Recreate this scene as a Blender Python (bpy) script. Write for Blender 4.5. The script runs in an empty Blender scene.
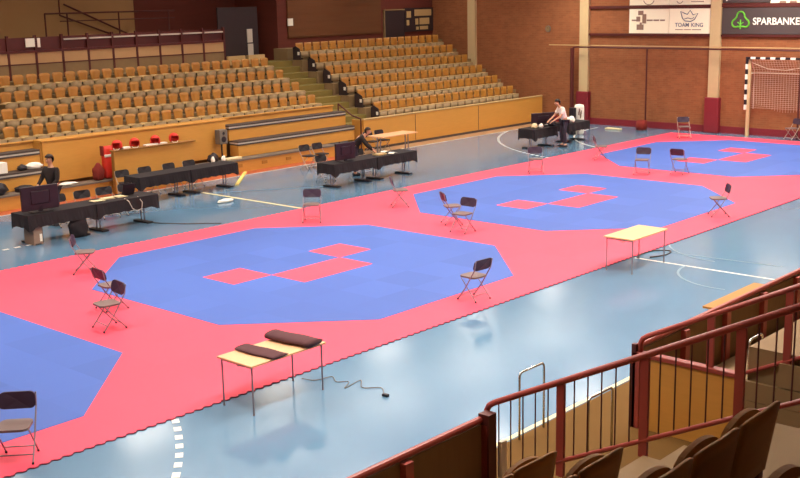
import bpy, bmesh, math, random
from mathutils import Vector, Matrix
random.seed(7)
PI = math.pi
scene = bpy.context.scene
C = scene.collection

# ------------------------------------------------------------------ camera
F_PX, PITCH, ROLL, YAW = 1114.76, .2134, -.021, .833
CAM = Vector((-13.8092, -18.0887, 5.5955))
cy, sy, cp, sp = math.cos(YAW), math.sin(YAW), math.cos(PITCH), math.sin(PITCH)
FW = Vector((sy*cp, cy*cp, -sp)); R0 = Vector((cy, -sy, 0)); U0 = R0.cross(FW)
RT = math.cos(ROLL)*R0 + math.sin(ROLL)*U0
UP = -math.sin(ROLL)*R0 + math.cos(ROLL)*U0
cam_data = bpy.data.cameras.new('camera')
cam_data.sensor_width = 36; cam_data.lens = F_PX*36/800
cam_data.clip_start = .05; cam_data.clip_end = 200
cam = bpy.data.objects.new('camera', cam_data); C.objects.link(cam)
cam.matrix_world = Matrix(((RT.x, UP.x, -FW.x, CAM.x), (RT.y, UP.y, -FW.y, CAM.y), (RT.z, UP.z, -FW.z, CAM.z), (0, 0, 0, 1)))
scene.camera = cam

# ------------------------------------------------------------------ world and exposure
world = bpy.data.worlds.new('world'); scene.world = world; world.use_nodes = True
world.node_tree.nodes['Background'].inputs[0].default_value = (1, .86, .72, 1)
world.node_tree.nodes['Background'].inputs[1].default_value = .12
vs = scene.view_settings
vs.view_transform = 'Standard'; vs.look = 'None'; vs.gamma = 1; vs.exposure = -0.1
try: vs.use_curve_mapping = False
except Exception: pass
UP_SHARE = 1.25          # added upward fill for the unseen ceiling, as share of lamp power
LAMP_W = 290           # watts of each hall lamp
LAMP_Z = 7.0
LAMP_COL = (1, .93, .82)

# ------------------------------------------------------------------ helpers
def lin(r, g, b):
    f = lambda c: (c/255/12.92) if c <= 10 else ((c/255+.055)/1.055)**2.4
    return (f(r), f(g), f(b), 1)

def mat(name, rgb, rough=.6, spec=.4, metal=0, var=.12, scale=6, rgb2=None, stretch=None, emis=0, coat=0):
    m = bpy.data.materials.new(name); m.use_nodes = True
    nt = m.node_tree; b = nt.nodes['Principled BSDF']
    b.inputs['Roughness'].default_value = rough
    b.inputs['Specular IOR Level'].default_value = spec
    b.inputs['Metallic'].default_value = metal
    if coat: b.inputs['Coat Weight'].default_value = coat; b.inputs['Coat Roughness'].default_value = .1
    c = lin(*rgb)
    c2 = lin(*rgb2) if rgb2 else tuple(x*(1-var) for x in c[:3])+(1,)
    tc = nt.nodes.new('ShaderNodeTexCoord'); mp = nt.nodes.new('ShaderNodeMapping')
    nz = nt.nodes.new('ShaderNodeTexNoise'); mx = nt.nodes.new('ShaderNodeMix'); mx.data_type = 'RGBA'
    nz.inputs['Scale'].default_value = scale; nz.inputs['Detail'].default_value = 3
    if stretch: mp.inputs['Scale'].default_value = stretch
    nt.links.new(tc.outputs['Object'], mp.inputs[0]); nt.links.new(mp.outputs[0], nz.inputs['Vector'])
    nt.links.new(nz.outputs['Fac'], mx.inputs[0])
    mx.inputs[6].default_value = c; mx.inputs[7].default_value = c2
    nt.links.new(mx.outputs[2], b.inputs['Base Color'])
    if emis:
        b.inputs['Emission Color'].default_value = c; b.inputs['Emission Strength'].default_value = emis
    return m

def brick_mat(name, a, b_, mortar):
    m = bpy.data.materials.new(name); m.use_nodes = True
    nt = m.node_tree; p = nt.nodes['Principled BSDF']; p.inputs['Roughness'].default_value = .85
    p.inputs['Specular IOR Level'].default_value = .2
    tc = nt.nodes.new('ShaderNodeTexCoord'); mp = nt.nodes.new('ShaderNodeMapping')
    mp.inputs['Rotation'].default_value = (PI/2, 0, PI/2)
    sep = nt.nodes.new('ShaderNodeSeparateXYZ'); com = nt.nodes.new('ShaderNodeCombineXYZ'); ad = nt.nodes.new('ShaderNodeMath')
    nt.links.new(tc.outputs['Object'], sep.inputs[0])
    nt.links.new(sep.outputs['X'], ad.inputs[0]); nt.links.new(sep.outputs['Y'], ad.inputs[1])
    nt.links.new(ad.outputs[0], com.inputs['X']); nt.links.new(sep.outputs['Z'], com.inputs['Y'])
    br = nt.nodes.new('ShaderNodeTexBrick')
    br.inputs['Color1'].default_value = lin(*a); br.inputs['Color2'].default_value = lin(*b_); br.inputs['Mortar'].default_value = lin(*mortar)
    br.inputs['Scale'].default_value = 1; br.inputs['Brick Width'].default_value = .26; br.inputs['Row Height'].default_value = .08
    br.inputs['Mortar Size'].default_value = .008
    nt.links.new(com.outputs[0], br.inputs['Vector'])
    nz = nt.nodes.new('ShaderNodeTexNoise'); nz.inputs['Scale'].default_value = 2.5; nz.inputs['Detail'].default_value = 5
    nt.links.new(tc.outputs['Object'], nz.inputs['Vector'])
    mx = nt.nodes.new('ShaderNodeMix'); mx.data_type = 'RGBA'; mx.blend_type = 'MULTIPLY'; mx.inputs[0].default_value = .35
    nt.links.new(br.outputs['Color'], mx.inputs[6]); nt.links.new(nz.outputs['Fac'], mx.inputs[7])
    nt.links.new(mx.outputs[2], p.inputs['Base Color'])
    return m

def tile_mat(name, rgb, var):
    """foam tile: 1 m tiles, each with its own slight tone, fine seams"""
    m = bpy.data.materials.new(name); m.use_nodes = True
    nt = m.node_tree; p = nt.nodes['Principled BSDF']; p.inputs['Roughness'].default_value = .55
    p.inputs['Specular IOR Level'].default_value = .25
    tc = nt.nodes.new('ShaderNodeTexCoord')
    fl = nt.nodes.new('ShaderNodeVectorMath'); fl.operation = 'FLOOR'
    nt.links.new(tc.outputs['Object'], fl.inputs[0])
    wn = nt.nodes.new('ShaderNodeTexWhiteNoise'); wn.noise_dimensions = '2D'
    nt.links.new(fl.outputs[0], wn.inputs['Vector'])
    mx = nt.nodes.new('ShaderNodeMix'); mx.data_type = 'RGBA'
    c = lin(*rgb)
    mx.inputs[6].default_value = c; mx.inputs[7].default_value = tuple(x*(1-var) for x in c[:3])+(1,)
    nt.links.new(wn.outputs['Value'], mx.inputs[0])
    nt.links.new(mx.outputs[2], p.inputs['Base Color'])
    return m

M = dict(
    floor=mat('sports floor', (93, 129, 157), rough=.13, spec=.7, var=.1, scale=.6),
    strip_red=mat('red floor edge', (176, 84, 52), rough=.35, var=.1, scale=2),
    strip_wall_light=mat('wall lit floor edge', (170, 132, 96), rough=.35, var=.1, scale=2),  # tan stands for light reflected off the wall onto the strip
    strip_shaded=mat('shaded floor edge', (104, 74, 36), rough=.85, spec=.1, var=.15, scale=2),  # tan-brown strip, darkened in colour to stand for the entrance shade
    line=mat('white floor paint', (226, 224, 214), rough=.3, var=.05),
    line_y=mat('cream floor paint', (228, 214, 160), rough=.3, var=.05),
    line_faint=mat('worn pale paint', (112, 142, 160), rough=.3, var=.1),
    pink=tile_mat('pink foam', (238, 74, 98), .05),
    blue=tile_mat('blue foam', (70, 99, 174), .13),
    mat_side=mat('foam edge', (118, 56, 72), rough=.8),
    brick=brick_mat('brown brick', (160, 98, 62), (148, 89, 55), (154, 104, 70)),
    wall_dark=mat('dark red boarding', (104, 44, 30), rough=.8, var=.3, scale=1.5, stretch=(.4, .4, 4)),
    wall_brown=mat('brown boarding', (110, 66, 32), rough=.8, var=.3, scale=2, stretch=(.3, .3, 6)),
    wall_beige=mat('beige plaster', (166, 128, 84), rough=.9, var=.1, scale=1),
    pillar=mat('painted concrete', (196, 170, 126), rough=.8, var=.1),
    maroon=mat('maroon padding', (124, 30, 40), rough=.6, var=.1),
    red_paint=mat('dark red painted steel', (156, 66, 56), rough=.4, var=.15),
    dark_red=mat('brown red painted steel', (84, 30, 24), rough=.5, var=.2),
    ceil=mat('ceiling board', (214, 208, 196), rough=.9, var=.05),
    ply=mat('honey plywood', (204, 144, 64), rough=.5, var=.14, scale=3, stretch=(1, 1, 8)),
    seat_wood=mat('orange plywood', (170, 116, 46), rough=.45, var=.16, scale=5),
    seat_edge=mat('pale plywood edge', (190, 158, 106), rough=.5, var=.08),
    seat_grey=mat('taupe seat underside', (150, 126, 92), rough=.8, var=.12),
    step=mat('taupe step', (138, 112, 76), rough=.85, var=.15),
    step_green=mat('olive step', (128, 110, 52), rough=.85, var=.15),
    tier_dark=mat('dark bench edge', (74, 62, 56), rough=.7),
    tier_light=mat('pale bench strip', (196, 184, 170), rough=.6),
    brown_shaded_ply=mat('brown and shaded ply', (156, 106, 44), rough=.65, var=.2, scale=3, stretch=(1, 1, 6)),  # brown wood; on the foreground seats the darker tone stands for shade
    board_in=mat('olive brown boards', (122, 92, 56), rough=.7, var=.3, scale=3, stretch=(3, 3, .4)),
    beige_board=mat('beige boards', (140, 110, 72), rough=.7, var=.12),
    panel=mat('pale panel', (184, 146, 100), rough=.8, var=.08),
    table=mat('pale yellow tabletop', (226, 172, 128), rough=.4, var=.1, scale=4),
    steel=mat('grey steel', (140, 130, 136), rough=.4, metal=.4, var=.1),
    steel_pale=mat('pale steel', (180, 166, 150), rough=.4, metal=.2, var=.1),
    chrome=mat('chrome', (200, 200, 196), rough=.2, metal=.9, var=.05),
    chair_dark=mat('dark vinyl', (58, 40, 58), rough=.5, var=.15),
    chair_seat=mat('grey brown vinyl', (116, 96, 92), rough=.5, var=.12),
    black=mat('black cloth', (36, 27, 30), rough=.9, var=.3, scale=4),
    black2=mat('black plastic', (30, 22, 28), rough=.5),
    screen=mat('dark monitor shell', (42, 24, 32), rough=.45, var=.1),
    paper=mat('white paper', (238, 230, 214), rough=.8, var=.04),
    cream=mat('cream cloth', (222, 204, 160), rough=.9, var=.1),
    plum=mat('plum cloth', (84, 48, 52), rough=.9, var=.2),
    redfoam=mat('red foam', (216, 52, 36), rough=.5, var=.1),
    redcloth=mat('dark red cloth', (130, 40, 30), rough=.9, var=.3),
    skin=mat('skin', (206, 150, 118), rough=.6, var=.06),
    hair=mat('dark hair', (52, 36, 26), rough=.7, var=.3, scale=20),
    jacket=mat('black jacket', (40, 28, 26), rough=.85, var=.2),
    white_shirt=mat('white shirt', (242, 230, 220), rough=.8, var=.05),
    trousers=mat('dark trousers', (52, 42, 54), rough=.85, var=.2),
    yellowbar=mat('pale yellow wood', (232, 206, 112), rough=.6),
    boardwhite=mat('white sign board', (250, 242, 212), rough=.6, var=.03),
    boarddark=mat('charcoal sign board', (72, 60, 58), rough=.6, var=.1),
    green=mat('green emblem', (96, 176, 50), rough=.6, var=.05),
    ink=mat('slate ink', (92, 100, 120), rough=.7, var=.05),
    inkbrown=mat('grey brown ink', (146, 118, 100), rough=.7, var=.1),
    net=mat('white net', (206, 170, 150), rough=.8),
    lamp=mat('lamp diffuser', (255, 244, 226), emis=6),
    grey=mat('grey plastic', (112, 100, 88), rough=.6),
    door_dark=mat('dark door', (48, 34, 36), rough=.6),
)

class MB:
    def __init__(s): s.bm = bmesh.new()
    def box(s, lo, hi, bev=0):
        r = bmesh.ops.create_cube(s.bm, size=1)
        lo, hi = Vector(lo), Vector(hi)
        for v in r['verts']:
            v.co = Vector(((lo+hi)[i]/2 + v.co[i]*(hi-lo)[i] for i in range(3)))
        if bev:
            es = list({e for v in r['verts'] for e in v.link_edges})
            bmesh.ops.bevel(s.bm, geom=es, offset=bev, segments=2, profile=.5, affect='EDGES')
        return s
    def tube(s, pts, r, n=8, cap=True, closed=False):
        pts = [Vector(p) for p in pts]; rings = []
        N = len(pts); prev = None
        for i, p in enumerate(pts):
            if closed: d = (pts[(i+1) % N]-pts[i-1])
            else: d = (pts[min(i+1, N-1)]-pts[max(i-1, 0)])
            d.normalize()
            a = prev if prev is not None else (Vector((0, 0, 1)) if abs(d.z) < .9 else Vector((1, 0, 0)))
            u = (a - d*a.dot(d)).normalized(); prev = u
            w = d.cross(u)
            rr = r[i] if isinstance(r, (list, tuple)) else r
            rings.append([s.bm.verts.new(p + rr*(math.cos(t)*u + math.sin(t)*w)) for t in [2*PI*k/n for k in range(n)]])
        rng = range(N) if closed else range(N-1)
        for i in rng:
            a, b = rings[i], rings[(i+1) % N]
            for k in range(n): s.bm.faces.new((a[k], a[(k+1) % n], b[(k+1) % n], b[k]))
        if cap and not closed:
            s.bm.faces.new(rings[0][::-1]); s.bm.faces.new(rings[-1])
        return s
    def prism(s, poly, ext):
        """poly: list of 3D points (planar), ext: vector to extrude along"""
        ext = Vector(ext)
        a = [s.bm.verts.new(Vector(p)) for p in poly]; b = [s.bm.verts.new(Vector(p)+ext) for p in poly]
        n = len(a)
        s.bm.faces.new(a[::-1]); s.bm.faces.new(b)
        for i in range(n): s.bm.faces.new((a[i], a[(i+1) % n], b[(i+1) % n], b[i]))
        return s
    def ball(s, c, r, sc=(1, 1, 1), seg=16, rings=10):
        q = bmesh.ops.create_uvsphere(s.bm, u_segments=seg, v_segments=rings, radius=r)
        for v in q['verts']: v.co = Vector((v.co[i]*sc[i]+c[i] for i in range(3)))
        return s
    def lathe(s, prof, c=(0, 0, 0), n=20):
        rings = [[s.bm.verts.new((c[0]+r*math.cos(2*PI*k/n), c[1]+r*math.sin(2*PI*k/n), c[2]+z)) for k in range(n)] for r, z in prof]
        for a, b in zip(rings, rings[1:]):
            for k in range(n): s.bm.faces.new((a[k], a[(k+1) % n], b[(k+1) % n], b[k]))
        s.bm.faces.new(rings[0][::-1]); s.bm.faces.new(rings[-1])
        return s
    def grid(s, fn, nu, nv):
        vs_ = [[s.bm.verts.new(fn(i/nu, j/nv)) for j in range(nv+1)] for i in range(nu+1)]
        for i in range(nu):
            for j in range(nv): s.bm.faces.new((vs_[i][j], vs_[i+1][j], vs_[i+1][j+1], vs_[i][j+1]))
        return s
    def build(s, name, m, parent=None, smooth=False, at=(0, 0, 0), rotz=0, solid=0, sub=0):
        bmesh.ops.recalc_face_normals(s.bm, faces=s.bm.faces[:])
        me = bpy.data.meshes.new(name); s.bm.to_mesh(me); s.bm.free()
        me.materials.append(m)
        if smooth:
            for p in me.polygons: p.use_smooth = True
        o = bpy.data.objects.new(name, me); C.objects.link(o)
        o.location = at; o.rotation_euler = (0, 0, rotz)
        if solid:
            md = o.modifiers.new('thickness', 'SOLIDIFY'); md.thickness = solid; md.offset = 0
        if sub:
            md = o.modifiers.new('smooth', 'SUBSURF'); md.levels = sub; md.render_levels = sub
        if parent: o.parent = parent
        return o

def tag(o, label, cat, group=None):
    o['label'] = label; o['category'] = cat
    if group: o['group'] = group
    return o
def thing(name, label, cat, loc=(0, 0, 0), rotz=0, group=None):
    o = bpy.data.objects.new(name, None); C.objects.link(o)
    o.empty_display_size = .1
    o.location = loc; o.rotation_euler = (0, 0, rotz)
    return tag(o, label, cat, group)
def struct(o): o['kind'] = 'structure'; return o
def copy_tree(o, parent=None):
    c = o.copy(); C.objects.link(c)
    if parent: c.parent = parent
    for ch in list(o.children): copy_tree(ch, c)
    return c
ORD = 'first second third fourth fifth sixth seventh eighth ninth tenth eleventh twelfth thirteenth fourteenth fifteenth sixteenth seventeenth eighteenth nineteenth twentieth'.split()
def ordinal(n):
    if n <= 20: return ORD[n-1]
    t = {2: 'twenty', 3: 'thirty', 4: 'forty'}[n//10]
    return (t[:-1]+'ieth') if n % 10 == 0 else t+'-'+ORD[n % 10-1]

def rrect(w, h, r, n=4):
    """rounded rectangle outline centred on the origin, list of (x, y)"""
    out = []
    for cx_, cy_, a0 in ((w/2-r, h/2-r, 0), (-w/2+r, h/2-r, PI/2), (-w/2+r, -h/2+r, PI), (w/2-r, -h/2+r, 3*PI/2)):
        for k in range(n+1):
            a = a0+PI/2*k/n
            out.append((cx_+r*math.cos(a), cy_+r*math.sin(a)))
    return out

# ================================================================== THE SETTING
XW = 28.0
f = MB(); f.box((-16, -10.05, -.1), (XW, 10.05, 0)); floor = struct(f.build('floor', M['floor']))
s = MB(); s.box((-16, 10.05, -.1), (14.6, 11.8, -.001)); s.build('floor_edge_red', M['strip_red'], floor)
s = MB(); s.box((14.6, 10.05, -.1), (XW, 11.8, -.001)); s.build('floor_edge_wall_light', M['strip_wall_light'], floor)
s = MB(); s.box((-16, -13.2, -.1), (XW, -10.05, -.001)); s.build('floor_edge_shaded', M['strip_shaded'], floor)
LZ = .003
def flat_line(p, q, w, m, name='court_line'):
    p, q = Vector((*p, LZ)), Vector((*q, LZ)); d = (q-p).normalized(); n = Vector((-d.y, d.x, 0))*w/2
    b = MB(); b.prism([p-n, q-n, q+n, p+n], (0, 0, .002)); return b.build(name, m, floor)
def arc_line(c, r, a0, a1, w, m, dash=None, name='court_line', flat=0):
    b = MB()
    L = abs(a1-a0)*r; step = .2 if not dash else dash
    n = max(2, int(L/step))
    for i in range(n):
        if dash and i % 2: continue
        sub_ = 4 if not dash else 1
        for j in range(sub_):
            t0 = a0+(a1-a0)*(i+j/sub_)/n; t1 = a0+(a1-a0)*(i+(j+1)/sub_)/n
            q = [Vector((c[0]+rr*math.cos(t), c[1]+rr*math.sin(t), LZ)) for rr, t in ((r-w/2, t0), (r-w/2, t1), (r+w/2, t1), (r+w/2, t0))]
            b.prism(q, (0, 0, .002))
    return b.build(name, m, floor)
flat_line((-16, 10), (XW-1, 10), .06, M['line'])
flat_line((-16, -10), (XW-1, -10), .07, M['line_y'])
flat_line((6.9, -10), (6.9, -6.1), .07, M['line'])
flat_line((6.62, 4.1), (6.62, 8.45), .11, M['line_y'])
flat_line((6.83, 8.11), (9.92, 5.92), .05, M['line_faint'])
for gx_, sgn in ((27, -1), (-13, 1)):
    for yy, s2 in ((1.5, 1), (-1.5, -1)):
        a0, a1 = (PI, PI/2) if sgn < 0 else (0, PI/2)
        if s2 < 0: a0, a1 = -a0, -a1
        # nine metre dashes and six metre line, only where the floor is bare
        for r_, dash in ((9, .15), (6, None)):
            ylim = 4.05 if s2 > 0 else 6.05
            lo = math.asin(min(1, (ylim-1.5)/r_))
            hi = PI/2 if r_ == 6 else math.asin(min(1, 8.45/9))
            A0, A1 = (PI-lo, PI-hi) if sgn < 0 else (lo, hi)
            if s2 < 0: A0, A1 = -A0, -A1
            if r_ == 6 and s2 < 0: continue
            arc_line((gx_, yy), r_, A0, A1, .1 if dash else .07, M['line'], dash, 'dashed_line' if dash else 'court_line')
b = MB()
for q in range(10):
    b.box((-3.0+.3*q, 5.9-.02*max(0, 6-q), LZ), (-2.85+.3*q, 6.0-.02*max(0, 6-q), LZ+.002))
b.build('dashed_line', M['line'], floor)
arc_line((6.9, -8.6), 1.3, PI*.5, PI*1.05, .05, M['line_faint'])
flat_line((7.8, -6.3), (8.0, -8.9), .04, M['line_faint'])
arc_line((9.4, -7.6), 1.8, PI*.6, PI*1.0, .04, M['line_faint'])

b = MB(); b.box((XW, -24, 0), (XW+.3, 24, 9)); struct(b.build('wall_right', M['brick']))
b = MB(); b.box((XW-.03, -11, 0), (XW, 10.7, .28)); struct(b.build('baseboard_right', M['maroon']))
b = MB(); b.box((-16.3, -24, -.1), (-16, 24, 9)); struct(b.build('wall_left', M['wall_beige']))
b = MB(); b.box((18.0, 17.5, 0), (XW, 17.8, 9)); struct(b.build('wall_back', M['wall_dark']))
b = MB(); b.box((-16, 20.2, 0), (18.4, 20.5, 9)); b.box((18.0, 17.8, 0), (18.4, 20.2, 9)); struct(b.build('wall_back_corridor', M['wall_dark']))
b = MB(); b.box((18.55, 17.44, 4.0), (24.3, 17.5, 5.9))
for k in range(6): b.box((18.55, 17.42, 4.05+.31*k), (24.3, 17.45, 4.08+.31*k))
struct(b.build('trim_1', M['wall_brown']))
b = MB(); b.box((-16, 20.12, 2.5), (12.75, 20.2, 8.9)); struct(b.build('trim_2', M['wall_beige']))
b = MB(); b.box((-16.3, -24.3, -.1), (XW+.3, -24, 9)); struct(b.build('wall_front', M['wall_beige']))
b = MB(); b.box((-16.3, -24.3, 9), (XW+.3, 24, 9.3)); struct(b.build('ceiling', M['ceil']))

# pillars on the end wall
for i, yy in enumerate((15.0, 8.8, 2.7, -3.4)):
    pf = struct(MB().box((XW-.15, yy-.22, 0), (XW, yy+.22, 8.99)).build('trim_%d' % (3+i), M['pillar']))
    if i:
        MB().box((XW-.24, yy-.31, 0), (XW+.0, yy+.31, 1.42), .03).build('pad', M['maroon'], pf)
    else:
        MB().box((XW-.24, yy-.31, 0), (XW+.0, yy+.31, 1.42), .03).build('pad', M['maroon'], pf)
# board rails on the end wall
for i, (z0, z1, y0, y1) in enumerate(((3.82, 3.92, 2.92, 8.58), (4.95, 5.06, 2.92, 8.58), (3.82, 3.9, -3.1, 2.48), (4.95, 5.1, -3.1, 2.48))):
    struct(MB().box((XW-.1, y0, z0), (XW, y1, z1)).build('trim_%d' % (7+i), M['dark_red']))

# ================================================================== CEILING LIGHTS
k = 0
rows = ((8.7, 'over the far court edge', .5), (0.0, 'added as fill over the court centre', .8), (-8.7, 'over the near court edge', 1.05), (15.2, 'added as fill over the upper far stand', .1))  # centre and upper far stand rows are added fill, not known fittings
proto_lamp = None
for yy, where, kk in rows:
    for j in range(7):
        xx = 25.3-5.25*j
        lt = thing('ceiling_light', 'white ceiling light %s, %s from the goal wall' % (where, ordinal(j+1)), 'ceiling light', (xx, yy, LAMP_Z), 0, 'ceiling lights')
        if proto_lamp is None:
            proto_lamp = (MB().box((-.95, -.65, .03), (.95, .65, .18), .02).build('housing', M['pillar'], lt),
                          MB().box((-.9, -.6, .0), (.9, .6, .035)).build('diffuser', M['lamp'], lt),
                          MB().tube([(-.5, 0, .18), (-.5, 0, 2)], .012).tube([(.5, 0, .18), (.5, 0, 2)], .012).build('hanger', M['steel'], lt))
        else:
            for q in proto_lamp:
                c = q.copy(); C.objects.link(c); c.parent = lt
        ld = bpy.data.lights.new('tube_light', 'AREA'); ld.shape = 'RECTANGLE'; ld.size = 1.8; ld.size_y = 1.2
        ld.energy = LAMP_W*kk*(1.6 if j == 0 and kk > .2 else 1); ld.color = LAMP_COL; ld.spread = math.radians(140)
        lo = bpy.data.objects.new('tube_light', ld); C.objects.link(lo); lo.parent = lt; lo.location = (0, 0, -.02)
        if kk > .2:
            lu = bpy.data.lights.new('fill_uplight', 'AREA'); lu.shape = 'RECTANGLE'; lu.size = 1.6; lu.size_y = 1.0  # added fill aimed upwards, brightens the ceiling and the floor sheen
            lu.energy = LAMP_W*kk*UP_SHARE; lu.color = (1, .97, .93)
            lo = bpy.data.objects.new('fill_uplight', lu); C.objects.link(lo); lo.parent = lt; lo.location = (0, 0, .2); lo.rotation_euler = (PI, 0, 0)

# ================================================================== COMPETITION MAT
mt = thing('competition_mat', 'pink interlocking foam mat with blue octagonal courts laid over the hall floor', 'mat', (0, 0, 0))
MT = .02
def octagon(cx, z, grow=0):
    a, c = 4+grow, 2+grow*.414
    return [(cx-a, -1+c, z), (cx-c, -1+a, z), (cx+c, -1+a, z), (cx+a, -1+c, z), (cx+a, -1-c, z), (cx+c, -1-a, z), (cx-c, -1-a, z), (cx-a, -1-c, z)]
# pink field, its long edges cut in puzzle teeth
xs0, xs1 = -13.0, 27.0
pts = []
t = xs0
while t < xs1-.01:
    pts += [(t, -6.0), (t+.04, -6.04), (t+.09, -6.04), (t+.13, -6.0)]; t += .16
pts.append((xs1, -6.0))
far = []
t = xs1
while t > xs0+.01:
    far += [(t, 4.0), (t-.04, 4.05), (t-.09, 4.05), (t-.13, 4.0)]; t -= .16
far.append((xs0, 4.0))
MB().prism([(x, y, .002) for x, y in pts+far], (0, 0, MT-.004)).build('border_field', M['pink'], mt)
MB().prism([(x, y+(-.015 if y < 0 else .015), .001) for x, y in pts+far], (0, 0, MT-.008)).build('foam_edge', M['mat_side'], mt)
for ci, cx in enumerate((-8, 2, 12, 22)):
    oc = MB().prism(octagon(cx, .012), (0, 0, MT-.008)).build('octagon', M['blue'], mt)
    oc['label'] = 'blue octagonal court'
    for (u, v, w) in ((-2, 0, 1), (-1, 1, 2), (1, 0, 1)):
        x0 = cx+u; y0 = -(v)
        tm = MB().box((x0, y0-1, .013), (x0+w, y0, MT+.007)).build('marker_tile', M['pink'], oc)
        tm['label'] = 'pink marker tile'

# ================================================================== FAR STAND
def stepz(k): return .94+.445*k
def make_seat(name, wide, rounded):
    root = thing(name, '', 'seat')
    # back: curved plate, taper towards the foot when rounded
    def back(u, v, off):
        w = wide*(1-(.24*(1-v) if rounded else .05*(1-v)))
        x = (u-.5)*w
        z = .31+.37*v
        if rounded: z -= .05*max(0, abs(u-.5)*2-.55)**2*5*v
        y = .02*v-.05*(2*abs(u-.5))**2+off
        return Vector((x, y, z))
    b = MB(); n = 8
    A = [[b.bm.verts.new(back(i/n, j/4, 0)) for j in range(5)] for i in range(n+1)]
    B = [[b.bm.verts.new(back(i/n, j/4, .022)) for j in range(5)] for i in range(n+1)]
    for i in range(n):
        for j in range(4):
            b.bm.faces.new((A[i][j], A[i+1][j], A[i+1][j+1], A[i][j+1])); b.bm.faces.new((B[i][j], B[i][j+1], B[i+1][j+1], B[i+1][j]))
    for i in range(n):
        b.bm.faces.new((A[i][0], B[i][0], B[i+1][0], A[i+1][0])); b.bm.faces.new((A[i][4], A[i+1][4], B[i+1][4], B[i][4]))
    for j in range(4):
        b.bm.faces.new((A[0][j], A[0][j+1], B[0][j+1], B[0][j])); b.bm.faces.new((A[n][j], B[n][j], B[n][j+1], A[n][j+1]))
    b.build('backrest', M['seat_wood'], root, True)
    # pan with arched front lip, grey rounded front below it
    w = wide*1.08; n = 8; am = .05 if rounded else .02
    def top(t): return .335+am*(1-abs(2*t-1)**2.4)
    def yf(t): return -.36-(.07 if rounded else .02)*math.sin(PI*t)
    b = MB(); q = [[], [], [], []]
    for i in range(n+1):
        t = i/n; x = -w/2+w*t
        for lst, p in zip(q, ((x, .0, top(t)-.02), (x, yf(t), top(t)), (x, yf(t), top(t)-.018), (x, .0, top(t)-.038))): lst.append(b.bm.verts.new(p))
    for i in range(n):
        for c in range(4): b.bm.faces.new((q[c][i], q[c][i+1], q[(c+1) % 4][i+1], q[(c+1) % 4][i]))
    for i in (0, n): b.bm.faces.new([l_[i] for l_ in q])
    b.build('seat_pan', M['seat_edge'], root)
    b = MB(); q = [[], [], [], []]
    for i in range(n+1):
        t = i/n; x = -w/2+w*t; lo_ = .06+.04*abs(2*t-1)**3
        for lst, p in zip(q, ((x, yf(t)+.035, top(t)-.04), (x, yf(t)+.002, top(t)-.02), (x*.96, yf(t)+.02, lo_), (x*.96, yf(t)+.05, lo_))): lst.append(b.bm.verts.new(p))
    for i in range(n):
        for c in range(4): b.bm.faces.new((q[c][i], q[c][i+1], q[(c+1) % 4][i+1], q[(c+1) % 4][i]))
    for i in (0, n): b.bm.faces.new([l_[i] for l_ in q])
    b.build('seat_underside', M['seat_grey'], root, True)
    MB().box((-.03, -.18, 0), (.03, -.1, .345)).box((-.03, -.12, .22), (.03, .03, .3)).build('bracket', M['black2'], root)
    return root
seatL = make_seat('stadium_seat', .395, True)
seatR = make_seat('stadium_seat', .405, False)
usedL = usedR = False
rowname = ['front', 'second', 'third', 'fourth', 'fifth', 'top']
def place_seat(proto, first, loc, rz, label, group):
    o = proto if first else copy_tree(proto)
    o.location = loc; o.rotation_euler = (0, 0, rz); o['label'] = label; o['group'] = group
    return o
PITCH_S = .478
first = True
for k in range(1, 5):
    yb = 12+.87*k; nm = ['lowest', 'second', 'third', 'top'][k-1]
    xmin = 1.6+.9*(k-1)*.8
    n = int((15.4-xmin)/PITCH_S)
    for j in range(n):
        x = 15.4-PITCH_S*j
        place_seat(seatL, first, (x, yb, stepz(k)), random.uniform(-.02, .02),
                   'orange plywood seat %s from the aisle, %s row of the left seating block' % (ordinal(j+1), nm), 'rounded seats of the left block')
        first = False
first = True
for k in range(6):
    yb = 12+.87*k; nm = ['lowest', 'second', 'third', 'fourth', 'fifth', 'top'][k]
    for j in range(19):
        x = 18.1+.484*j
        place_seat(seatR, first, (x, yb, stepz(k)), 0,
                   'orange plywood seat %s from the aisle, %s row of the right seating block' % (ordinal(j+1), nm), 'square seats of the right block')
        first = False
# stepped concrete under the seats
fs = thing('seating_tier', 'taupe stepped far stand carrying rows of orange seats', 'grandstand', (0, 0, 0))
for k in range(1, 6):
    y0 = 11.42+.87*k
    MB().box((-8, y0, 0 if k == 1 else stepz(k-1)-.02), (15.62, 17.6 if k == 5 else y0+.87, stepz(k))).build('tread', M['step'], fs)

for k in range(0, 7):
    y0 = 11.42+.87*k
    MB().box((17.72, y0, 0 if k == 0 else stepz(k-1)-.02), (XW-.3, 17.49 if k == 6 else y0+.87, stepz(k))).build('tread', M['step'], fs)

for k in range(0, 12):
    y0 = 11.3+.46*k
    o = MB().box((15.63 if k > 1 else 16.2, y0, 0 if k == 0 else .7+.222*(k-1)-.02), (17.71, 17.49 if k == 11 else y0+.46, .7+.222*k)).build('aisle_step', M['step_green'], fs); o['label'] = 'olive green aisle step'
b = MB().box((-8, 17.6, 0), (15.62, 20.1, stepz(5)-.01)); b.build('corridor_deck', M['step_green'], fs)
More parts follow.
